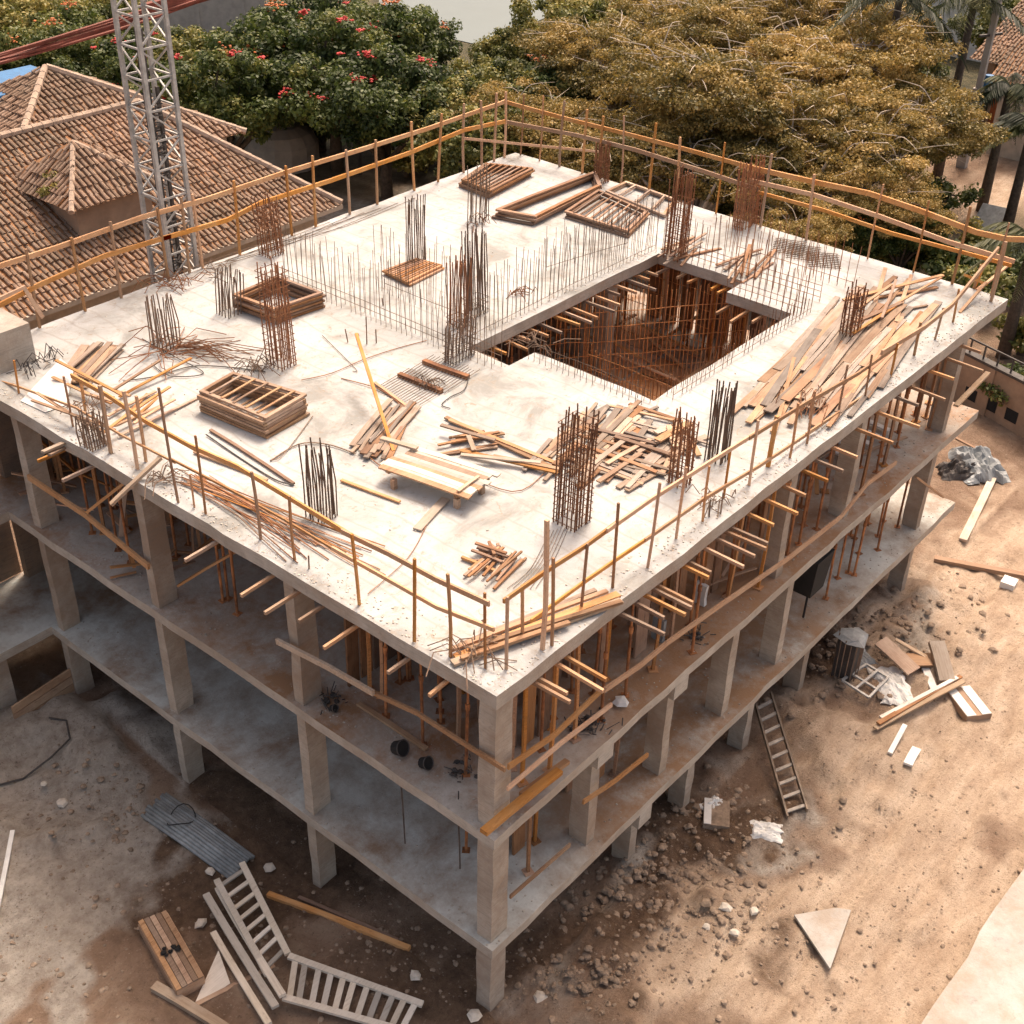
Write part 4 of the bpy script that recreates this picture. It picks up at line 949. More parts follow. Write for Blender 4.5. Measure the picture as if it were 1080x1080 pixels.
for i in range(6):  # strands added along the streaks of the cage's cast shadow
    wire([(600-i*4, 556+i), (585-i*5, 590+i*2), (565-i*6, 622)], .006, 'rebar', 'thin strand drawing the cast shadow of the big tied cage')['group'] = 'thin strands drawing the shadow of the big cage'
for px, py in ((20, 383),):
    mb = MB(); a4 = [Dk(22, 424, .03), Dk(66, 388, .25), Dk(80, 402, .3), Dk(70, 428, .03), Dk(48, 436, .03)]
    o0 = a4[0].copy(); mb.v = [tuple(p-o0) for p in a4]+[tuple(p-o0-Vector((0, 0, .012))) for p in a4]
    mb.face((0, 4, 3, 2, 1)); mb.face((5, 6, 7, 8, 9))
    for i in range(5): mb.face((i, (i+1) % 5, (i+1) % 5+5, i+5))
    ob = mb.build('plastic_sheet', M['white']); ob.location = o0; tag(ob, 'pale sheet spread below the neat plank bundle', 'sheet')
# rubble crumbs on the deck edges as one stuff object
mb = MB()
for i in range(1500):
    k = R.random()
    if k < .35: x, y = R.random()*BW, abs(R.gauss(.0, .35))+.05
    elif k < .7: x, y = abs(R.gauss(0, .35))+.05, R.random()*BD
    elif k < .8: x, y = R.uniform(8.5, 17), 8.6+abs(R.gauss(0, .3))
    else: x, y = R.uniform(.2, BW), R.uniform(.2, BD-.2)
    if not in_roof(x, y): continue
    mb.stone((x, y, HR+.008), R.uniform(.008, .028), .6)
tag(mb.build('crumbs', M['palestone']), 'small concrete crumbs scattered over the white deck', 'debris', kind='stuff')
mb = MB()
for i in range(900):
    z = R.choice([HM, HL]); k = R.random()
    x, y = (R.random()*BW, abs(R.gauss(0, .6))+.1) if k < .6 else (abs(R.gauss(0, .6))+.1, R.random()*14)
    mb.stone((x, y, z+.006), R.uniform(.008, .03), .6)
tag(mb.build('crumbs', M['fascia']), 'small crumbs and dust lumps on the open floors', 'debris', kind='stuff')

# ------------------------------------------------------------------ things on the ground
# ladder
e = empty('ladder', gat(842, 862), 'aluminium ladder lying against the soil bank right of the building', 'ladder'); o0 = e.location.copy()
A1, A2 = gat(830, 864, .06)-o0, gat(851, 857, .06)-o0; B1, B2 = gat(793, 757, .55)-o0, gat(810, 748, .55)-o0
for a0, b0 in ((A1, B1), (A2, B2)): MB().bar(a0, b0, .045, .13).build('rail', M['dullmetal'], e)
for k in range(9):
    t = (k+.4)/9; MB().bar(A1.lerp(B1, t), A2.lerp(B2, t), .08, .035).build('rung', M['stonelight'], e)
# foam block, crumpled sheet
def gbox(px, py, rz, L, W, H_, mt, name, label, cat, strips=None, tiltx=0):
    p = gat(px, py); e = empty(name, p, label, cat, rz=rz)
    MB().box(-L/2, -W/2, .0, L/2, W/2, H_).build('body', M[mt], e)
    if strips:
        for s in strips: MB().box(-L/2+.01, s[0]*W, H_+.001, L/2-.01, s[1]*W, H_+.02).build('stripe', M[s[2]], e)
    e.rotation_euler = (tiltx, .05, rz); return e
gbox(755, 862, .55, .85, .6, .16, 'stone', 'foam_block', 'grey white block lying right of the foot columns', 'block', [(.2, .48, 'white')])
gbox(1020, 745, .9, 1.15, .7, .2, 'tan', 'striped_box', 'flat box with two white stripes at the end of the debris pile', 'box', [(-.48, -.12, 'white'), (.12, .48, 'white')])
gbox(1063, 618, .1, .45, .4, .2, 'white', 'white_block', 'small white block beside the long orange beam', 'block')
def crumple(px, py, r, label, mt='white', h=.15):
    p = gat(px, py, .03); mb = MB(); n = 22; q0 = R.uniform(0, 90)
    from mathutils import noise as MN
    def rd(u, v, f): return 1-abs(MN.noise(Vector((u*f+q0, v*f, q0))))*2
    g = [[((i/(n-1)-.5)*2*r*(1+.25*MN.noise(Vector((i*.3+q0, j*.3, 1)))), (j/(n-1)-.5)*1.3*r*(1+.3*MN.noise(Vector((i*.3, j*.3+q0, 5)))),
          max(0, h*(.55*rd(i/n, j/n, 2.3)+.35*rd(i/n, j/n, 5)+.15*rd(i/n, j/n, 11))*(1-(2*i/(n-1)-1)**4)*(1-(2*j/(n-1)-1)**4))) for j in range(n)] for i in range(n)]
    mb.v = [v for rr_ in g for v in rr_]
    for i in range(n-1):
        for j in range(n-1): mb.face((i*n+j, (i+1)*n+j, (i+1)*n+j+1, i*n+j+1))
    ob = mb.build('crumpled_sheet', M[mt]); ob.location = p; ob.rotation_euler.z = R.uniform(0, 3); s = ob.modifiers.new('thick', 'SOLIDIFY'); s.thickness = .012
    tag(ob, label, 'sheet')
crumple(805, 877, .42, 'crumpled white sheet on the soil below the ladder')
crumple(905, 690, .5, 'torn grey sheet on top of the dark stub', 'greysheet')
crumple(940, 725, .7, 'pale crumpled sheet in the middle of the debris pile', 'white', .2)
crumple(1030, 492, 1.1, 'large grey tarp heap by the brown wall', 'greysheet', .6)
crumple(1012, 500, .7, 'dark tarp beside the grey tarp heap', 'darksteel', .5)
crumple(760-9, 850, .3, 'small torn white scrap behind the grey white block')
# dark stub with bars right of the building
p = gat(890, 712); e = empty('column_stub', p, 'dark unfinished column stub bristling with bars on the right', 'column stub')
MB().bar((0, 0, 0), (0, 0, 1.25), .5, .5).build('core', M['darksteel'], e); mb = MB()
for i in range(14):
    a0 = i/14*6.28; mb.tube([(.32*math.cos(a0), .32*math.sin(a0), 0), (.34*math.cos(a0), .34*math.sin(a0), 1.2+R.random()*.3)], .016, 4)
mb.build('bars', M['rebar'], e); MB().stone((0, 0, 1.32), .42, .25).build('cap', M['greysheet'], e)
# debris pile
for a0, b0, w, mt_, dz, lab in [((978, 700), (1002, 690), 0, '', 0, '')][:0]: pass
for i, (a0, b0, w, t, mt_, z0, z1, lab) in enumerate([
    ((925, 690), (962, 715), .5, .05, 'wood', .45, .15, 'wide curved brown board on the debris pile'),
    ((942, 683), (978, 699), .12, .05, 'pale', .35, .15, 'thin pale board on the far side of the debris pile'),
    ((984, 690), (998, 722), .42, .12, 'pale', .35, .1, 'short thick pale slab on the debris pile'),
    ((955, 702), (985, 700), .5, .04, 'orange', .2, .15, 'orange panel in the middle of the debris pile'),
    ((922, 772), (1015, 722), .14, .05, 'pale', .12, .12, 'long pale batten along the near side of the debris pile'),
    ((925, 768), (1012, 718), .12, .05, 'brown', .16, .16, 'long dark batten beside the pale one on the debris pile'),
    ((927, 763), (1008, 720), .1, .05, 'greywood', .2, .18, 'grey batten, uppermost along the near side of the debris pile'),
    ((975, 708), (985, 732), .2, .06, 'white', .1, .1, 'white board end poking from the debris pile'),
    ((938, 796), (952, 774), .12, .06, 'white', .05, .3, 'white strip standing out of the soil below the debris pile'),
    ((957, 808), (966, 792), .22, .06, 'white', .05, .08, 'small white piece lying below the debris pile'),
    ((1015, 571), (1047, 505), .24, .08, 'pale', .05, .08, 'long pale plank lying near the brown wall'),
    ((985, 591), (1082, 610), .2, .14, 'orange', .08, .08, 'long orange beam lying at the right edge'),
    ((1006, 470), (1040, 482), .1, .06, 'brown', .3, .1, 'brown board before the brown wall'),
    ((-6, 975), (14, 878), .10, .05, 'white', .03, .06, 'white stick at the left edge of the ground'),
    ((163, 1042), (250, 1095), .2, .12, 'pale', .06, .06, 'rounded pale log at the bottom left'),
    ((283, 945), (432, 1004), .12, .10, 'orange', .06, .1, 'long brown board lying in front of the left facade'),
    ((315, 948), (420, 995), .08, .04, 'brown', .06, .1, 'thin dark board behind the long brown board'),
    ((205, 1062), (290, 1020), .1, .05, 'wood', .04, .04, 'thin weathered board under the white frames')]):
    plank(gat(*a0, z0), gat(*b0, z1), w, t, M[mt_], 'loose_board', lab, 'board')
# window grid in the pile
e = empty('steel_grid', gat(915, 728, .12), 'pale steel grid lying at the left of the debris pile', 'grid'); o0 = e.location.copy()
G0, G1, G2, G3 = [gat(px, py, .15+.1*(k > 1))-o0 for k, (px, py) in enumerate(((887, 722), (915, 742), (935, 722), (912, 708)))]
for a0, b0 in ((G0, G1), (G1, G2), (G2, G3), (G3, G0), (G0.lerp(G3, .4), G1.lerp(G2, .4)), (G0.lerp(G1, .5), G3.lerp(G2, .5))): MB().bar(a0, b0, .06, .05).build('bar', M['galv'], e)
# bottom left: crate, pipes, white slatted frames
e = empty('wooden_crate', gat(182, 1018), 'brown wooden crate top with a black clamp, bottom left', 'crate'); o0 = e.location.copy()
C0, C1, C2, C3 = [gat(px, py)-o0 for px, py in ((148, 985), (178, 973), (217, 1040), (188, 1055))]
for c_ in (C0, C1, C2, C3): c_.z = 0
for k in range(5):
    t = (k+.5)/5; MB().bar(C0.lerp(C1, t)+Vector((0, 0, .34)), C3.lerp(C2, t)+Vector((0, 0, .34)), (C1-C0).length/5-.015, .04, bend=.002).build('board', M['wood'], e)
for a0, b0 in ((C0, C1), (C1, C2), (C2, C3), (C3, C0)): MB().bar(a0*.97+Vector((0, 0, .16)), b0*.97+Vector((0, 0, .16)), .04, .3).build('side_panel', M['orange'], e)
mb = MB()
for i in range(9): mb.stone((R.gauss(0, .09)+.05, R.gauss(0, .09)+.02, .40), R.uniform(.04, .08))
mb.build('clamp', M['black'], e)
for k in range(11):
    t = k/10; a0 = gat(150, 862, 0).lerp(gat(172, 838, 0), t); b0 = gat(245, 930, 0).lerp(gat(268, 906, 0), t)
    a0 = a0.lerp(b0, R.uniform(0, .06)); z = .07+.09*math.sin(math.pi*t)+R.random()*.03
    a0.z = gz(a0.x, a0.y)+z; b0.z = gz(b0.x, b0.y)+z
    ob = MB().tube([Vector(), (b0-a0)*.5+Vector((0, 0, .04)), b0-a0], .045, 7).build('steel_pipe', M['greysheet'], smooth=True); ob.location = a0
    tag(ob, 'grey pipe in the bundle lying left of the building', 'pipe', 'grey pipes in the bundle')
c_ = gat(192, 868, .2); mb = MB(); mb.tube([(.33*math.cos(a0), .28*math.sin(a0), .1*math.sin(2*a0)) for a0 in [i/16*6.28 for i in range(17)]], .014, 5)
ob = mb.build('tie_wire', M['black']); ob.location = c_; tag(ob, 'black wire loop tied round the grey pipe bundle', 'wire')
def slat_frame(c4, n, label, z0, z1, slw=.09, w=.13):
    P_ = [gat(px, py) for px, py in c4]; zz = [z0, z0, z1, z1]
    for p, z in zip(P_, zz): p.z = GZ+.1+z
    e = empty('slatted_pallet', (P_[0].x, P_[0].y, P_[0].z), label, 'frame'); o0 = P_[0].copy(); P_ = [p-o0 for p in P_]
    MB().bar(P_[0], P_[3], w, .07).build('side_rail', M['greywood'], e); MB().bar(P_[1], P_[2], w, .07).build('side_rail', M['greywood'], e)
    for k in range(n):
        t = (k+.5)/n+R.gauss(0, .006); MB().bar(P_[0].lerp(P_[3], t)-Vector((0, 0, .02)), P_[1].lerp(P_[2], t)-Vector((0, 0, .02)), slw, .04).build('slat', M['greywood'], e)
slat_frame([(232, 950), (258, 930), (305, 1018), (284, 1040)], 8, 'white slatted frame standing up towards the building', .35, .3)
slat_frame([(306, 1020), (300, 1062), (430, 1095), (446, 1064)], 11, 'white slatted frame lying flat at the bottom edge', .3, .15, .12)
plank(gat(219, 953, .3), gat(292, 1072, .3), .15, .07, M['greywood'], 'white_beam', 'long white beam beside the upright slatted frame', 'beam')
plank(gat(226, 990, .2), gat(285, 1090, .3), .13, .07, M['greywood'], 'white_beam', 'outer white beam left of the slatted frames', 'beam')
plank(gat(232, 950, .42), gat(300, 1064, .42), .14, .07, M['greywood'], 'white_beam', 'white beam along the left side of the upright frame', 'beam')
mb = MB(); T = [gat(203, 1065, .03), gat(243, 1038, .03), gat(232, 1012, .3)]; o0 = T[0].copy()
mb.v = [tuple(p-o0) for p in T]+[tuple(p-o0-Vector((0, 0, .03))) for p in T]; mb.face((0, 1, 2)); mb.face((5, 4, 3))
for i in range(3): mb.face((i, i+3, (i+1) % 3+3, (i+1) % 3))
ob = mb.build('triangular_panel', M['greywood']); ob.location = o0; tag(ob, 'triangular white panel between the crate and the slatted frames', 'panel')
mb = MB(); T = [(837, 968), (880, 962), (896, 966), (874, 1028)]; P_ = [gat(px, py, .05) for px, py in T]; zm_ = max(p.z for p in P_)
for p in P_: p.z = zm_+.05
o0 = P_[0].copy()
mb.v = [tuple(p-o0) for p in P_]+[tuple(p-o0-Vector((0, 0, .06))) for p in P_]; mb.face((3, 2, 1, 0)); mb.face((4, 5, 6, 7))
for i in range(4): mb.face((i, (i+1) % 4, (i+1) % 4+4, i+4))
ob = mb.build('plaster_board', M['pad']); ob.location = o0; tag(ob, 'broken triangular pale board lying flat on the right ground', 'board')
# hose
P_ = [gat(px, py, .03) for px, py in ((-5, 830), (25, 822), (55, 805), (74, 780), (70, 760), (52, 758))]; o0 = P_[0].copy()
ob = MB().tube([p-o0 for p in P_], .025, 6).build('hose', M['darksteel']); ob.location = o0; tag(ob, 'dark hose curving over the left soil heap', 'hose')
# rocks
for i, (px, py, r, lab) in enumerate([(66, 848, .16, 'pale rock on the left soil heap'), (47, 832, .09, 'small rock near the hose'), (212, 975, .15, 'round pale rock near the crate'), (222, 920, .12, 'pale rock beside the pipe bundle end'), (284, 916, .14, 'pale rock by the left foot of the facade'),
                       (570, 1050, .16, 'rock at the foot of the front corner column'), (500, 1072, .15, 'rock left of the front corner column foot'), (765, 958, .14, 'pale rock on the dark soil'), (795, 962, .12, 'pale rock right of its neighbour on the dark soil'), (745, 978, .10, 'small pale rock on the dark soil'), (775, 985, .12, 'nearest pale rock on the dark soil'), (438, 1028, .14, 'white rock before the left facade end')]):
    ob = MB().stone((0, 0, .04), r, .55).build('rock', M['palestone']); ob.location = gat(px, py); tag(ob, lab, 'rock')
mb = MB()
def scat(n, px, py, sx, sy, r0_, r1_):
    for i in range(n):
        p = gat(px+R.gauss(0, sx), py+R.gauss(0, sy)); rr_ = r0_+(r1_-r0_)*R.random()**3
        mb.stone((p.x, p.y, p.z+rr_*.1), rr_, .6)
scat(900, 700, 940, 60, 35, .015, .12); scat(500, 600, 1030, 60, 20, .015, .09); scat(260, 940, 660, 60, 22, .03, .13); scat(500, 980, 930, 90, 80, .006, .03); scat(160, 120, 850, 50, 30, .02, .1)
scat(200, 860, 700, 40, 30, .03, .13); scat(260, 800, 1000, 120, 50, .015, .08); scat(260, 960, 860, 90, 70, .012, .06); scat(260, 250, 980, 120, 50, .015, .09); scat(140, 60, 1000, 60, 50, .01, .07)
scat(180, 760, 850, 40, 15, .02, .12); scat(200, 400, 1010, 60, 20, .015, .08)
tag(mb.build('rubble', M['stone']), 'loose rubble and stones scattered round the building foot', 'rubble', kind='stuff')

# ------------------------------------------------------------------ neighbours: tiled house, mast, wall
def tiled(A_, B2, C_, D_, parent, n=1, name='roof'):
    """barrel tiled slope, A-B eave, D-C ridge (A under D, B under C)"""
    A_, B2, C_, D_ = map(Vector, (A_, B2, C_, D_)); eave = (B2-A_); Le = eave.length; ex = eave/Le
    nrm = eave.cross(D_-A_).normalized()
    if nrm.z < 0: nrm = -nrm
    # in-plane up direction
    up_ = nrm.cross(ex)
    if up_.z < 0: up_ = -up_
    Hs = (D_-A_).dot(up_); rows_ = max(2, int(Hs/.33)); mb = MB()
    dx = (D_-A_).dot(ex); cx_ = (C_-A_).dot(ex)
    tw = .21
    for r_ in range(rows_):
        v0, v1 = Hs*r_/rows_-.03, Hs*(r_+1)/rows_
        l0 = dx*(r_/rows_); l1 = Le+(cx_-Le)*(r_/rows_); vm = min(1, (r_+1)/rows_)
        l2 = dx*vm; l3 = Le+(cx_-Le)*vm
        k0 = int(math.floor(max(l0, l2)/tw)); k1 = int(math.ceil(min(l1, l3)/tw))
        for k in range(k0, k1):
            u = (k+.5)*tw+R.gauss(0, .014)+.05*math.sin(r_*.7); hj = R.gauss(0, .018)
            sk = R.gauss(0, .01); n0 = len(mb.v)
            for (vv, lift, sc_) in ((v0, .055+hj, 1.08), (v1, .02+hj, .92)):
                for a0 in (0, 45, 90, 135, 180):
                    ca = math.cos(math.radians(a0)); sa = math.sin(math.radians(a0))
                    p = A_+ex*(u+ca*.068*sc_+sk*(vv-v0))+up_*vv+nrm*(lift+sa*.062*sc_); mb.v.append(tuple(p))
            for i in range(4): mb.face((n0+i, n0+i+1, n0+i+6, n0+i+5))
            mb.face((n0, n0+1, n0+2, n0+3, n0+4))
    n0 = len(mb.v); mb.v += [tuple(A_), tuple(B2), tuple(C_), tuple(D_)]; mb.face((n0, n0+1, n0+2, n0+3), 1)
    return mb.build(name, [M['tile'], M['brown']], parent)
def ridge(p0, p1, parent, r=.13):
    mb = MB(); p0 = Vector(p0); p1 = Vector(p1); n = max(2, int((p1-p0).length/.4))
    for i in range(n): mb.tube([p0.lerp(p1, i/n), p0.lerp(p1, (i+1.1)/n)], r, 7, scale=[1.05, .9])
    mb.build('ridge_tiles', M['tilepale'], parent)
M['tilepale'] = m_plain('pale_ridge', (.44, .33, .25), .9, .3)
hs = empty('tiled_house', (8, 31, GZ), 'long low house with a clay tiled hipped roof behind the left rail', 'house')
hs_o = Vector((8, 31, GZ)); L_ = lambda x, y, z: (x-8, y-31, z-GZ)
E0, E1, RZ, EZ = 24.3, 37.2, 6.0, 2.95
tiled(L_(-12, E0, EZ), L_(19.4, E0, EZ), L_(15.9, 31.2, RZ), L_(-12, 31.2, RZ), hs)
tiled(L_(19.4, E0, EZ), L_(19.4, E1, EZ), L_(15.9, 31.4, RZ), L_(15.9, 31.2, RZ), hs)
MB().box(-20, .4, 0, 12.4, 5.6, 0).v
mb = MB(); mb.v = [L_(-12, 31.2, RZ), L_(15.9, 31.2, RZ), L_(19.4, E1, EZ), L_(-12, E1, EZ)]; mb.face((0, 1, 2, 3)); mb.build('roof', M['tile'], hs)
ridge(L_(-12, 31.2, RZ+.1), L_(15.9, 31.2, RZ+.1), hs); ridge(L_(19.4, E0, EZ+.1), L_(15.9, 31.2, RZ+.1), hs)
mb = MB(); mb.box(-19.8, -6.0, 0, 10.8, 5.5, EZ-GZ-.12); mb.build('wall', M['offwhite'], hs)
for k, x in enumerate((-9.5, -6.5, -3.6, -.5, 2.0, 4.6, 8.2)):
    w_o = MB().box(x, -6.05, 3.9, x+.5, -5.99, 4.1).build('vent', M['black'], hs)
MB().box(-20, -6.75, EZ-GZ-.12, 11.4, -6.6, EZ-GZ+.04).build('gutter', M['offwhite'], hs)
# dormer turret on the slope
dc = at(92, 178, 5.6); dm = empty('dormer', (dc.x-8, dc.y-31, 0)); dm.parent = hs
zz = 5.0-GZ
a4 = [(-1.8, -1.6, zz), (1.9, -1.6, zz), (1.9, 2.6, zz), (-1.8, 2.6, zz)]; ap = (0, .6, zz+1.35); 
tiled(a4[0], a4[1], (ap[0]+.3, ap[1], ap[2]), ap, dm); tiled(a4[1], a4[2], (ap[0]+.3, ap[1]+.1, ap[2]), (ap[0]+.3, ap[1], ap[2]), dm); tiled(a4[3], a4[0], ap, (ap[0], ap[1]+.1, ap[2]), dm)
MB().box(-1.4, -1.2, zz-1.5, 1.5, 2.3, zz-.05).build('dormer_wall', M['tan'], dm)
ridge(a4[0], ap, dm, .1); ridge(a4[1], ap, dm, .1)
h2 = empty('tiled_house', (14, 44, GZ), 'farther house with a grey brown tiled pyramid roof at the upper left', 'house')
pa = at(48, 74, 7.0); h2.location = (pa.x, pa.y, GZ); z2 = 4.7-GZ
b4 = [(-5.5, -5, z2), (5.0, -5, z2), (5.0, 5, z2), (-5.5, 5, z2)]
tiled(b4[0], b4[1], (.2, 0, 7-GZ), (0, 0, 7-GZ), h2); tiled(b4[1], b4[2], (.2, .2, 7-GZ), (.2, 0, 7-GZ), h2); tiled(b4[3], b4[0], (0, 0, 7-GZ), (0, .2, 7-GZ), h2)
ridge(b4[0], (0, 0, 7.1-GZ), h2); ridge(b4[1], (.1, 0, 7.1-GZ), h2); MB().box(-4.9, -4.4, 0, 4.5, 4.5, z2-.05).build('wall', M['offwhite'], h2)
# blue tarp roof behind it
p = at(12, 84, 6.5); e = empty('blue_canopy', (p.x, p.y, GZ), 'blue canopy roof at the far upper left', 'canopy')
MB().box(-6, -1.2, 6.2-GZ, 1.8, 1.6, 6.4-GZ).build('roof', M['blue'], e); MB().box(-6, -1.24, 5.5-GZ, 1.8, -1.2, 6.35-GZ).build('valance', M['blue'], e)
for x in (-5.8, 1.5): MB().bar((x, -1, 0), (x, -1, 6.2-GZ), .15, .15).build('post', M['galv'], e)
# far grey wall at the top left and white awning
p0 = at(170, 27, GZ); p1 = at(275, 30, GZ)
def wallthing(p0, p1, h, th, mt, label, name='boundary_wall', cap=None, extra=0):
    p0, p1 = Vector((p0.x, p0.y, GZ)), Vector((p1.x, p1.y, GZ)); d = (p1-p0); an = math.atan2(d.y, d.x); e = empty(name, p0, label, 'wall', rz=an)
    MB().box(0, -th/2, -.3, d.length, th/2, h).build('panel', M[mt], e)
    MB().box(-.05, -th/2-.04, h+.002, d.length+.05, th/2+.04, h+.1).build('coping', M[cap or mt], e)
    for k in range(int(d.length/3)+1): MB().box(k*3-.12, -th/2-.06, -.3, k*3+.12, -th/2-.003, h).build('pier', M[mt], e)
    return e
wallthing(at(165, 45, GZ), at(285, 47, GZ), 4.2, .3, 'polecon', 'tall grey concrete wall beyond the trees at the top left')
# tan wall at right with dark fence on top
e = wallthing(Vector((31.0, 5.6, 0)), Vector((27.2, -7.0, 0)), 1.9, .25, 'tan', 'brown boundary wall at the right edge with a dark fence on top', cap='darksteel')
for k in range(22): MB().bar((k*.6, 0, 2.0), (k*.6, 0, 2.5), .05, .05).build('fence_picket', M['darksteel'], e)
MB().bar((0, 0, 2.5), (13, 0, 2.5), .05, .06).build('fence_rail', M['darksteel'], e)
for k in range(8): MB().box(1.2+k*.9, -.142, .35, 1.7+k*.9, -.127, .8).build('vent_opening', M['black'], e)
# lattice mast
mx, my = 7.25, 17.75; e = empty('lattice_mast', (mx, my, GZ), 'tall grey steel lattice mast behind the far left roof edge', 'mast'); hw = .42; ht = 24.
for sx in (-1, 1):
    for sy in (-1, 1): MB().bar((sx*hw, sy*hw, 0), (sx*hw, sy*hw, ht), .10, .10).build('leg', M['galv'], e)
z = 0
while z < ht-1:
    for (a0, b0) in (((-1, -1), (1, -1)), ((1, -1), (1, 1)), ((1, 1), (-1, 1)), ((-1, 1), (-1, -1))):
        mb = MB(); mb.bar((a0[0]*hw, a0[1]*hw, z), (b0[0]*hw, b0[1]*hw, z), .045, .045); f_ = int(z/.75) % 2
        q0, q1 = (a0, b0) if f_ else (b0, a0); mb.bar((q0[0]*hw, q0[1]*hw, z+.04), (q1[0]*hw, q1[1]*hw, z+.72), .04, .04); mb.build('brace', M['galv'], e)
    z += .75
MB().bar((-.05, .1, 4), (-.05, .1, 14.6), .22, .10).build('guide_rail', M['darksteel'], e); MB().bar((.16, -.05, 4), (.16, -.05, 13.2), .08, .08).build('hoist_rope', M['darksteel'], e)
mb = MB()
for i in range(60):
    z = R.uniform(8, 13); a0 = R.random()*6.28; mb.tube([(.2*math.cos(a0), .2*math.sin(a0), z), (.25*math.cos(a0+1.5), .25*math.sin(a0+1.5), z+.12), (.2*math.cos(a0+3), .2*math.sin(a0+3), z+.05)], .02, 4)
mb.build('cable_coils', M['darksteel'], e)
# red brown cables, upper left
e = empty('cable_bundle', aty(0, 60, 24), 'sagging bundle of red brown cables at the upper left', 'cables'); o0 = e.location.copy()
for k in range(6):
    pts = [aty(px, py+k*2.2-3+R.gauss(0, 1), 24+R.gauss(0, .1))-o0 for px, py in ((-60, 76), (0, 60), (60, 43), (120, 24), (160, 12), (205, -3), (260, -22))]
    MB().tube(pts, .045, 5).build('cable', M['redcable'], e)
e = empty('red_beam', aty(160, 12, 24), 'dark red beam beside the mast top', 'beam')
mb = MB(); pts = [aty(px, py, 24.1)-e.location for px, py in ((150, 10), (200, -4), (260, -20))]; mb.sweep(pts, [(-.1, -.14), (.1, -.14), (.1, .14), (-.1, .14)]); mb.build('girder', M['redcable'], e)
# small grey post and dark shed added for the tree shade behind the far left rail
p = at(356, 172, GZ); zt = hz(p.x, p.y, 118); e = empty('utility_post', p, 'short grey post with wires behind the far left rail', 'post')
MB().tube([(0, 0, 0), (0, 0, zt-GZ)], .16, 8, scale=[1, .8]).build('shaft', M['polecon'], e)
for k in range(4):
    zz = zt-GZ-.2-.35*k; MB().tube([(0, 0, zz), (4, -2.5, zz-.35), (8, -5.5, zz-.4), (12, -9, zz)], .03, 4).build('power_line', M['darksteel'], e)
p = at(395, 160, GZ); e = empty('tree_shade_shed', (p.x, p.y, GZ), 'low dark shed added for tree shade and netting behind the far left rail', 'shed')
for i in range(6): MB().bar((-3+i*1.2, -2, 2.3), (-3+i*1.2, 3, 2.9), .12, .1).build('rafter', M['darksteel'], e)
MB().box(-3.3, -2.1, 2.5, 3.6, 3, 2.53).build('netting', M['black'], e)
for x in (-3, 3.2): MB().bar((x, -2, 0), (x, -2, 2.45), .15, .15).build('post', M['darksteel'], e)
p = at(297, 152, GZ+1); e = empty('water_tank', (p.x, p.y, GZ), 'rounded pale grey tank roof right of the tiled house', 'tank')
mb = MB(); rr_ = [(0, 1.9), (1.2, 1.9), (1.7, 1.6), (2.0, 1.0), (2.12, .3)]
mb.sweep([(0, 0, z_) for z_, _ in rr_], [(math.cos(i/14*6.283), math.sin(i/14*6.283)) for i in range(14)], scale=[s for _, s in rr_]); mb.build('shell', M['polecon'], e)
MB().bar((0, 0, 2.1), (0, 0, 2.3), .5, .5).build('hatch', M['darksteel'], e)
# utility pole, right
p = at(1014, 176, GZ); e = empty('utility_pole', p, 'tall tapered concrete utility pole at the upper right', 'pole'); zt = hz(p.x, p.y, 4)-GZ
MB().bar((0, 0, 0), (0, 0, zt*.5), .5, .42).build('lower_shaft', M['polecon'], e); MB().bar((0, 0, zt*.5), (0, 0, zt*1.15), .3, .26).build('upper_shaft', M['polecon'], e)
MB().bar((-.7, .3, zt*.82), (.7, -.3, zt*.82), .12, .12).build('crossarm', M['darksteel'], e)
MB().tube([(.3, -.3, zt*.45), (.3, -.3, zt*.58)], .22, 8).build('meter_box', M['blue'], e)
# beige house, upper right
e = empty('beige_house', (64, 11, GZ), 'beige house with an orange shutter and a pink tiled roof at the upper right', 'house')
MB().box(-3, -12, 0, 8, 6.0, 4.2).build('wall', M['offwhite'], e)
sh = MB().box(-3.06, 2.4, 0, -3.0, 4.9, 2.6).build('shutter', M['orangedoor'], e)
for y in (5.1, 2.0, -1.2, -4.4): MB().box(-3.35, y, 0, -3.003, y+.35, 4.2).build('pilaster', M['tan'], e)
tiled((-3.6, 6.5, 4.21), (-3.6, -12.5, 4.21), (2.5, -12.5, 6.4), (2.5, 6.5, 6.4), e)
MB().box(-3.6, -12.5, 4.205, 8.2, 6.5, 4.22).build('eaves_board', M['white'], e)
p = at(1068, 45, 3)
e = empty('pink_roofed_house', (p.x, p.y-4, GZ), 'far house with a pink tiled roof at the top right', 'house')
MB().box(-3, -5, 0, 3, 3, 4).build('wall', M['offwhite'], e)
tiled((-3.6, 3.6, 4.01), (-3.6, -5.6, 4.01), (0, -5.6, 5.6), (0, 3.6, 5.6), e)
mb = MB(); mb.v = [(0, 3.6, 5.6), (0, -5.6, 5.6), (3.6, -5.6, 4), (3.6, 3.6, 4)]; mb.face((0, 1, 2, 3)); mb.build('roof', M['tile'], e)
p = at(990, 2, 0); e = empty('white_house', (p.x, p.y, GZ), 'far pale house between the palms at the top right', 'house')
MB().box(-5, -9, 0, 5, 9, 4).build('wall', M['white'], e); mb = MB(); mb.v = [(-5.6, -9.6, 4), (-5.6, 9.6, 4), (0, 9.6, 5.6), (0, -9.6, 5.6), (5.6, -9.6, 4), (5.6, 9.6, 4)]; mb.face((0, 3, 2, 1)); mb.face((3, 4, 5, 2)); mb.face((1, 2, 5)); mb.face((0, 4, 3)); mb.build('roof', M['white'], e)
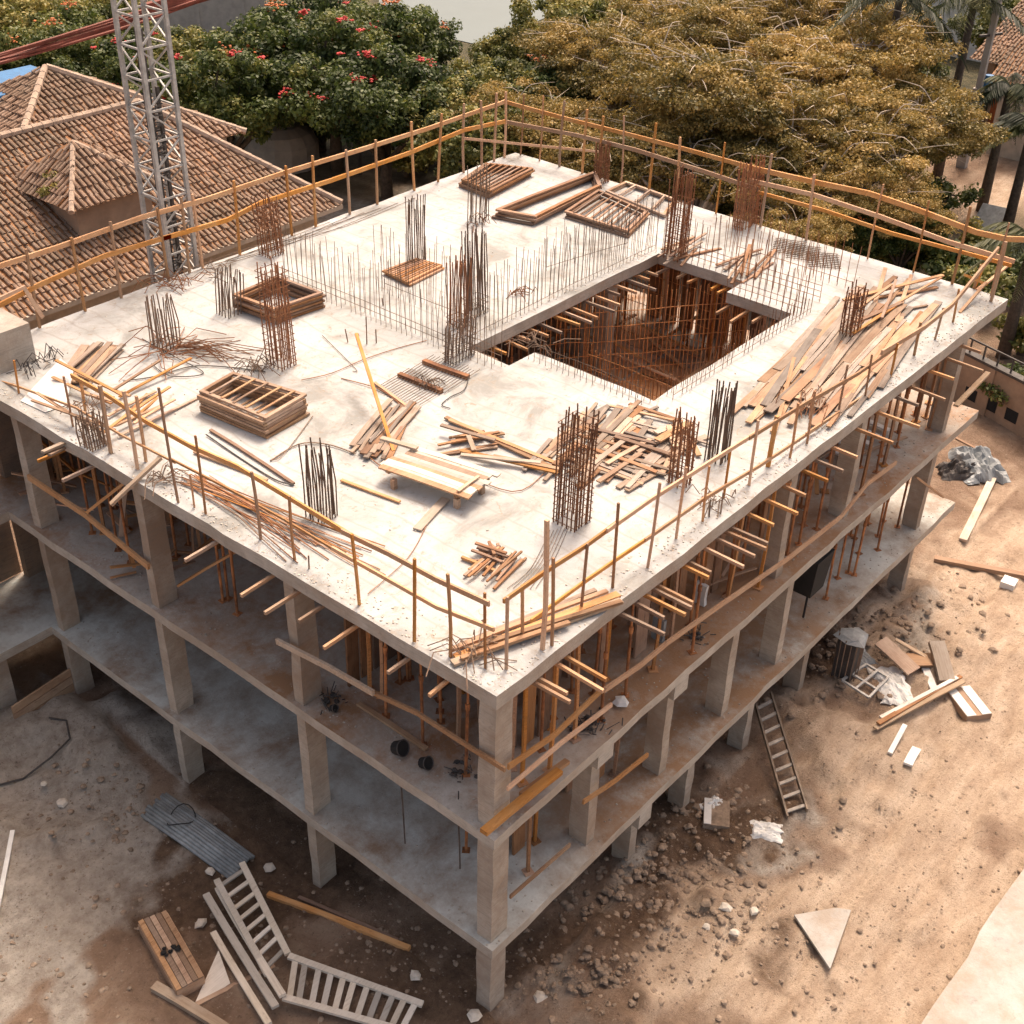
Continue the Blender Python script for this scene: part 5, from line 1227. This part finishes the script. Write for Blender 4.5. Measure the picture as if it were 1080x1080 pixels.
# grey folded frame right of the guard rail corner
p = gat(1046, 240); e = empty('folded_panel', p, 'grey folded panel lying on the ground beyond the right roof corner', 'panel')
MB().bar((-1.2, 0, .1), (.1, .1, 1.0), 1.2, .08).build('panel', M['greysheet'], e); MB().bar((.1, .1, 1.0), (1.0, .2, .1), 1.2, .08).build('panel', M['galv'], e)

# ------------------------------------------------------------------ trees
def leaf_mesh(name, centers, radii, per, size, mt, flat=.75, droop=.2, clumpvar=.5, elong=1.7):
    n = len(centers); C = np.repeat(np.array(centers), per, 0); Rr = np.repeat(np.array(radii), per, 0)[:, None]
    d = NR.normal(size=(n*per, 3)); d /= np.linalg.norm(d, axis=1)[:, None]
    rad = NR.random((n*per, 1))**.45
    P_ = C+d*rad*Rr*np.array([1, 1, flat])+NR.normal(size=(n*per, 3))*.05
    nrm = d*.7+NR.normal(size=d.shape)*.55+np.array([0, 0, .45]); nrm /= np.linalg.norm(nrm, axis=1)[:, None]
    t = np.cross(nrm, NR.normal(size=d.shape)); t /= np.linalg.norm(t, axis=1)[:, None]; b2 = np.cross(nrm, t)
    s = size*(.6+.8*NR.random((n*per, 1)))
    V = np.stack([P_-t*s*elong*.5, P_+b2*s*.5+nrm*s*.12, P_+t*s*elong*.5, P_-b2*s*.5+nrm*s*.12], 1).reshape(-1, 3)
    Fc = np.arange(len(V)).reshape(-1, 4); me = npmesh(name, V, Fc)
    tone = np.clip(np.repeat(NR.random(n)*clumpvar, per)+NR.random(n*per)*(1-clumpvar)*.9+.05, 0, 1)
    at_ = me.attributes.new('tone', 'FLOAT', 'POINT'); at_.data.foreach_set('value', np.repeat(tone, 4).astype('f')); me.materials.append(mt)
    return me
def make_tree(seed, rx, rz, trunk_h, nclump, crad, per, lsize, leafm, barkm, spread=0, limbs=9, twigs=0, flat=.75, blooms=None, name='broadleaf_tree'):
    global R
    rr_ = random.Random(seed); e = empty(name); e.location = (0, 0, GZ)
    cs, rs = [], []
    lobes = [(rr_.uniform(-.55, .55)*rx, rr_.uniform(-.55, .55)*rx, rr_.uniform(-.1, .55)*rz, rr_.uniform(.45, .7)) for _ in range(7)]
    for i in range(nclump):
        lx_, ly_, lz_, ls = rr_.choice(lobes); v = Vector([rr_.gauss(0, 1) for _ in range(3)]).normalized()
        k = rr_.uniform(.65, 1.05)*ls
        z = trunk_h+lz_+v.z*rz*k*.8
        if z < trunk_h-rz*.45: z = trunk_h-rz*.45+rr_.random()
        cs.append((lx_+v.x*rx*k, ly_+v.y*rx*k, z)); rs.append(rr_.uniform(.6, 1.25)*crad)
    me = leaf_mesh('crown', cs, rs, per, lsize, leafm, flat)
    o = bpy.data.objects.new('crown', me); COL.objects.link(o); o.parent = e
    mb = MB(); br = Vector((0, 0, trunk_h*.45)); tr = .05*rx+.1
    mb.tube([(0, 0, -.3), (.1, 0, trunk_h*.25), br], tr, 8, scale=[1.2, 1, .85])
    for i in range(limbs):
        c_ = Vector(rr_.choice(cs)); m1 = br.lerp(c_, .45)+Vector((rr_.gauss(0, .3), rr_.gauss(0, .3), rr_.uniform(.1, .7)))
        mb.tube([br-Vector((0, 0, .2)), m1, c_], tr*.55, 6, scale=[1, .6, .15])
    mb.build('trunk', barkm, e, smooth=True)
    if twigs:
        mb = MB()
        for i in range(twigs):
            c_ = Vector(rr_.choice(cs)); a0 = rr_.uniform(0, 6.28); st = br.lerp(c_, rr_.uniform(.4, .8)); st.z = max(st.z, trunk_h*.8)
            L = rr_.uniform(1.5, 4.0); d = Vector((math.cos(a0), math.sin(a0), rr_.uniform(.0, .35)))
            p1 = st+Vector((0, 0, rr_.uniform(.5, 1.3)*rz*.5)); cv = Vector((-d.y, d.x, 0))*rr_.uniform(-.25, .25)
            mb.tube([st.lerp(p1, t*2)+cv*0 if t < .25 else st.lerp(p1, .5).lerp(p1, min(1, (t-.25)*4))+d*L*(t-.25)+cv*L*(t*t*1.6)+Vector((0, 0, .10*math.sin(t*3.1)-.1*t*t)) for t in [k/11 for k in range(12)]], .03, 4, scale=[1.3-.1*k for k in range(12)])
        mb.build('bare_twigs', M['palebark'], e)
    if blooms:
        mb = MB()
        for i in range(blooms[1]):
            c_ = Vector(rr_.choice([c for c in cs if c[2] > trunk_h-rz*.2])); c_ += Vector((rr_.gauss(0, .3), rr_.gauss(0, .3), crad*.8))
            sp_ = rr_.uniform(.08, .3)
            for k in range(int(6+90*sp_)):
                p = c_+Vector((rr_.gauss(0, sp_), rr_.gauss(0, sp_), rr_.gauss(0, sp_*.5))); mb.stone(tuple(p), rr_.uniform(.04, .10), .6)
        mb.build('blossoms', M[blooms[0]], e)
    return e
kinds = {}
kinds['d1'] = make_tree(11, 4.2, 3.0, 4.6, 170, .7, 190, .13, M['leafdark'], M['bark'], blooms=('redbloom', 12), name='flowering_tree')
kinds['d2'] = make_tree(12, 4.0, 3.2, 4.8, 170, .7, 190, .13, M['leafdark'], M['bark'], blooms=('orangebloom', 10), name='flowering_tree')
kinds['m1'] = make_tree(13, 3.6, 2.8, 4.4, 160, .65, 190, .125, M['leafmid'], M['bark'], name='broadleaf_tree')
kinds['g1'] = make_tree(14, 4.6, 2.4, 4.6, 300, .6, 210, .075, M['leafbrown'], M['palebark'], limbs=16, twigs=150, flat=.32, name='dry_tree')
kinds['g2'] = make_tree(15, 4.4, 2.6, 4.4, 300, .6, 210, .075, M['leafbrown'], M['palebark'], limbs=16, twigs=60, flat=.32, name='dry_tree')
kinds['s1'] = make_tree(16, 1.5, 1.1, 1.0, 40, .42, 120, .12, M['leafmid'], M['bark'], limbs=5, name='shrub')
kinds['s2'] = make_tree(17, 1.6, 1.1, 1.0, 40, .42, 120, .12, M['leafdark'], M['bark'], limbs=5, name='shrub')
tused = set()
def plant(k, px, py, zc, sc, label, group=None, zs=1, cat=None):
    o = kinds[k] if k not in tused else copy_tree(kinds[k]); tused.add(k)
    p = at(px, py, zc); o.location = (p.x, p.y, GZ-.1); s = sc*R.uniform(.94, 1.06); o.scale = (s, s, s*zs); o.rotation_euler = (0, 0, R.uniform(0, 6.28))
    tag(o, label, cat or ('shrub' if k[0] == 's' else 'tree'), group)
TL = [('d1', 232, 92, 3, .95, 'dark green red flowering tree nearest right of the mast'),
      ('d2', 300, 62, 3, 1.0, 'dark green tree with orange blossoms behind the tiled roof end'),
      ('d1', 350, 70, 3, 1.05, 'dark tree with red blossoms above the short grey post'),
      ('d2', 405, 62, 3, 1.0, 'tall dark tree left of the pale lake gap'),
      ('d1', 405, 95, 3, .9, 'dark flowering tree behind the added dark shed'),
      ('d1', 335, 22, 3, .9, 'farther red flowering tree at the top of the left group'),
      ('m1', 205, 62, 3, .95, 'olive green tree just right of the mast top'),
      ('m1', 262, 48, 3, .8, 'rounded olive tree in front of the grey concrete wall'),
      ('d2', 80, 38, 3, .9, 'dark tree left of the mast behind the cables'),
      ('m1', 20, 26, 3, 1.0, 'olive tree at the top left corner'),
      ('d1', 135, 60, 3, .8, 'dark tree directly behind the mast'),
      ('d2', 45, 52, 3, .85, 'dark tree above the farther tiled roof'),
      ('m1', 110, 12, 3, .9, 'olive tree above the cables near the mast'),
      ('m1', 475, 98, 3, .85, 'olive tree behind the far roof corner'),
      ('m1', 540, 84, 3, .8, 'olive tree below the pale lake'),
      ('m1', 500, 118, 3, .8, 'low green tree directly behind the far roof corner'),
      ('d2', 560, 82, 3, .8, 'dark tree between the olive trees and the dry golden tree'),
      ('m1', 612, 34, 3, 1.0, 'yellow olive tree right of the pale lake'),
      ('g2', 600, 112, 3, .9, 'left edge of the dry golden crowns beside the olive trees'),
      ('g1', 668, 78, 3, 1.15, 'dry golden tree left of the middle of the golden grove'),
      ('g2', 655, 150, 2.4, .9, 'low dry golden tree behind the far right rail start'),
      ('g1', 752, 40, 3, 1.2, 'dry golden tree at the top of the grove'),
      ('g1', 770, 122, 3, 1.25, 'large dry golden tree in the centre of the grove'),
      ('g2', 735, 185, 2.2, .95, 'low golden tree right behind the far right rail'),
      ('g1', 860, 82, 3, 1.2, 'dry golden tree with bare pale twigs right of the centre'),
      ('g2', 850, 165, 2.6, 1.0, 'golden tree behind the middle of the far right rail'),
      ('g1', 895, 150, 3, 1.0, 'golden tree with many bare twigs near the dark gap'),
      ('g2', 925, 118, 3, .95, 'golden tree left of the utility pole'),
      ('g2', 922, 188, 2, .75, 'golden green tree at the lower right of the grove'),
      ('g2', 880, 25, 3, 1.1, 'golden tree at the top right of the grove'),
      ('g1', 660, 12, 3, 1.1, 'far golden tree at the upper middle'),
      ('g2', 820, 225, 1.6, .65, 'small golden tree below the grove behind the rail'),
      ('m1', 935, 55, 3, .85, 'olive tree below the big palm'),
      ('m1', 955, 100, 3, .6, 'olive tree left of the pole foot'),
      ('d2', 905, 205, 1.5, .55, 'small dark tree in the shade near the right rail'),
      ('d2', 960, 225, 1.2, .5, 'small dark tree left of the sandy yard'),
      ('m1', 1068, 12, 3, .9, 'yellow green tree at the top right corner'),
      ('m1', 830, -10, 3, 1.0, 'far olive tree above the golden grove'),
      ('m1', 740, -22, 3, 1.1, 'far olive tree at the top of the picture middle'),
      ('m1', 930, 5, 3, .9, 'far olive tree beside the pale house')]
for k, px, py, zc, sc, lab in TL: plant(k, px, py, zc, sc, lab)
for i, (px, py, k, s) in enumerate([(870, 250, 's1', 1.0), (905, 262, 's2', 1.1), (940, 265, 's1', 1.0), (985, 285, 's2', 1.2), (1050, 262, 's1', 1.0), (1075, 290, 's2', 1.0), (830, 238, 's1', 1.0), (780, 220, 's1', .9), (450, 150, 's2', 1.1), (1062, 405, 's2', .8),
                             (430, 165, 's1', .9), (200, 120, 's2', 1.2), (240, 128, 's1', 1.2), (285, 130, 's2', 1.1), (340, 140, 's2', 1.2), (725, 208, 's1', 1.), (985, 215, 's2', 1.1), (1030, 305, 's1', 1.), (1085, 350, 's1', 1.0), (600, 160, 's2', 1.), (560, 140, 's2', 1.1), (500, 150, 's2', 1.2), (400, 140, 's2', 1.1)]):
    plant(k, px, py, -1.2, s, 'low leafy shrub on the ground behind the building', 'shrubs behind the building')
# small plant growing on the tiled roof beside the dormer
p = at(62, 205, 5.0); o = copy_tree(kinds['s1']); o.location = (p.x, p.y, 4.5); o.scale = (.5, .5, .55); tag(o, 'straggly brown green plant growing on the tiled roof by the dormer', 'plant')
# palms
plant('d2', 418, 14, 3, .8, 'dark tree at the left shore of the pale lake'); plant('m1', 552, 30, 3, .7, 'olive tree at the right shore of the pale lake'); plant('m1', 505, 72, 2.5, .7, 'low olive tree below the pale lake gap')
def make_palm(h, nf, fl, lean=(0, 0), droop=1.0, name='palm_tree'):
    e = empty(name); top_ = Vector((lean[0], lean[1], h)); mb = MB()
    mb.tube([(0, 0, -.3), Vector((lean[0]*.3, lean[1]*.3, h*.5)), top_], .22, 9, scale=[1.3, 1, .8]); mb.build('trunk', M['bark'], e, smooth=True)
    for f in range(nf):
        a0 = f/nf*6.283*1.618*3; el = R.uniform(-.2, 1.0); d = Vector((math.cos(a0), math.sin(a0), 0)); pts = []
        L = fl*R.uniform(.8, 1.1)
        for k in range(9):
            t = k/8; pts.append(top_+d*(L*(t*math.cos(el)*.95+.05*t))+Vector((0, 0, L*(t*math.sin(el)-droop*.75*t*t))))
        mb = MB(); mb.tube(pts, .03, 4, scale=[1.3]+[1-.1*k for k in range(8)])
        s = Vector((-d.y, d.x, 0))
        for k in range(2, 36):
            t = k/36; i = min(int(t*8), 7); p = pts[i].lerp(pts[i+1], t*8-i); ll = fl*.26*math.sin(math.pi*(.12+.85*t))
            for sg in (-1, 1):
                tip = p+s*sg*ll*.75+d*ll*.45-Vector((0, 0, ll*R.uniform(.35, .8))); n0 = len(mb.v); w = d*.035
                mb.v += [tuple(p-w), tuple(p+w), tuple(p.lerp(tip, .6)+w*.8), tuple(tip), tuple(p.lerp(tip, .6)-w*.8)]; mb.face((n0, n0+1, n0+2, n0+3, n0+4))
        ob = mb.build('frond', M['leafpalm'], e)
        at_ = ob.data.attributes.new('tone', 'FLOAT', 'POINT'); tv = R.uniform(.1, .8)
        at_.data.foreach_set('value', [min(1, max(0, tv+R.uniform(-.15, .15))) for _ in ob.data.vertices])
    return e
for (px, py, zc, h, nf, fl, lab) in [(1066, 92, 3.8, 6.0, 24, 2.3, 'dark palm in front of the beige house'), (1090, 130, 3.2, 5.2, 20, 2.4, 'second palm cut by the right edge in front of the beige house'), (948, 4, 6.5, 9.2, 14, 3.8, 'big drooping palm left of the utility pole'),
                                  (1090, 255, 2.6, 4.8, 18, 2.6, 'near palm with a dark trunk at the right edge'), (1030, -8, 7, 9, 18, 3.5, 'far palm at the top right')]:
    p = at(px, py, zc); o = make_palm(h, nf, fl, droop=1.25 if fl > 4 else 1.0); o.location = (p.x, p.y, GZ); tag(o, lab, 'palm')

# ------------------------------------------------------------------ light
az, el = math.radians(22), math.radians(60)
sd = Vector((math.cos(az)*math.cos(el), math.sin(az)*math.cos(el), math.sin(el)))
sl = bpy.data.lights.new('sun', 'SUN'); sl.energy = 1.05; sl.angle = math.radians(15); sl.color = (1, .95, .87)
so = bpy.data.objects.new('sun', sl); COL.objects.link(so); so.rotation_euler = sd.to_track_quat('Z', 'Y').to_euler()
w = bpy.data.worlds.new("World"); scene.world = w; w.use_nodes = True; nt = w.node_tree
sk = nt.nodes.new('ShaderNodeTexSky'); sk.sky_type = 'NISHITA'; sk.sun_disc = False; sk.sun_elevation = el; sk.sun_rotation = math.pi/2-az
sk.dust_density = 5; sk.air_density = .7; sk.ozone_density = .3
nt.links.new(mix(nt, 1.0, sk.outputs[0], (1.0, .83, .65), 'MULTIPLY'), nt.nodes['Background'].inputs[0]); nt.nodes['Background'].inputs[1].default_value = .15
scene.view_settings.view_transform = 'Standard'; scene.view_settings.look = 'None'; scene.view_settings.gamma = 1; scene.view_settings.exposure = 1.32
scene.render.engine = 'CYCLES'
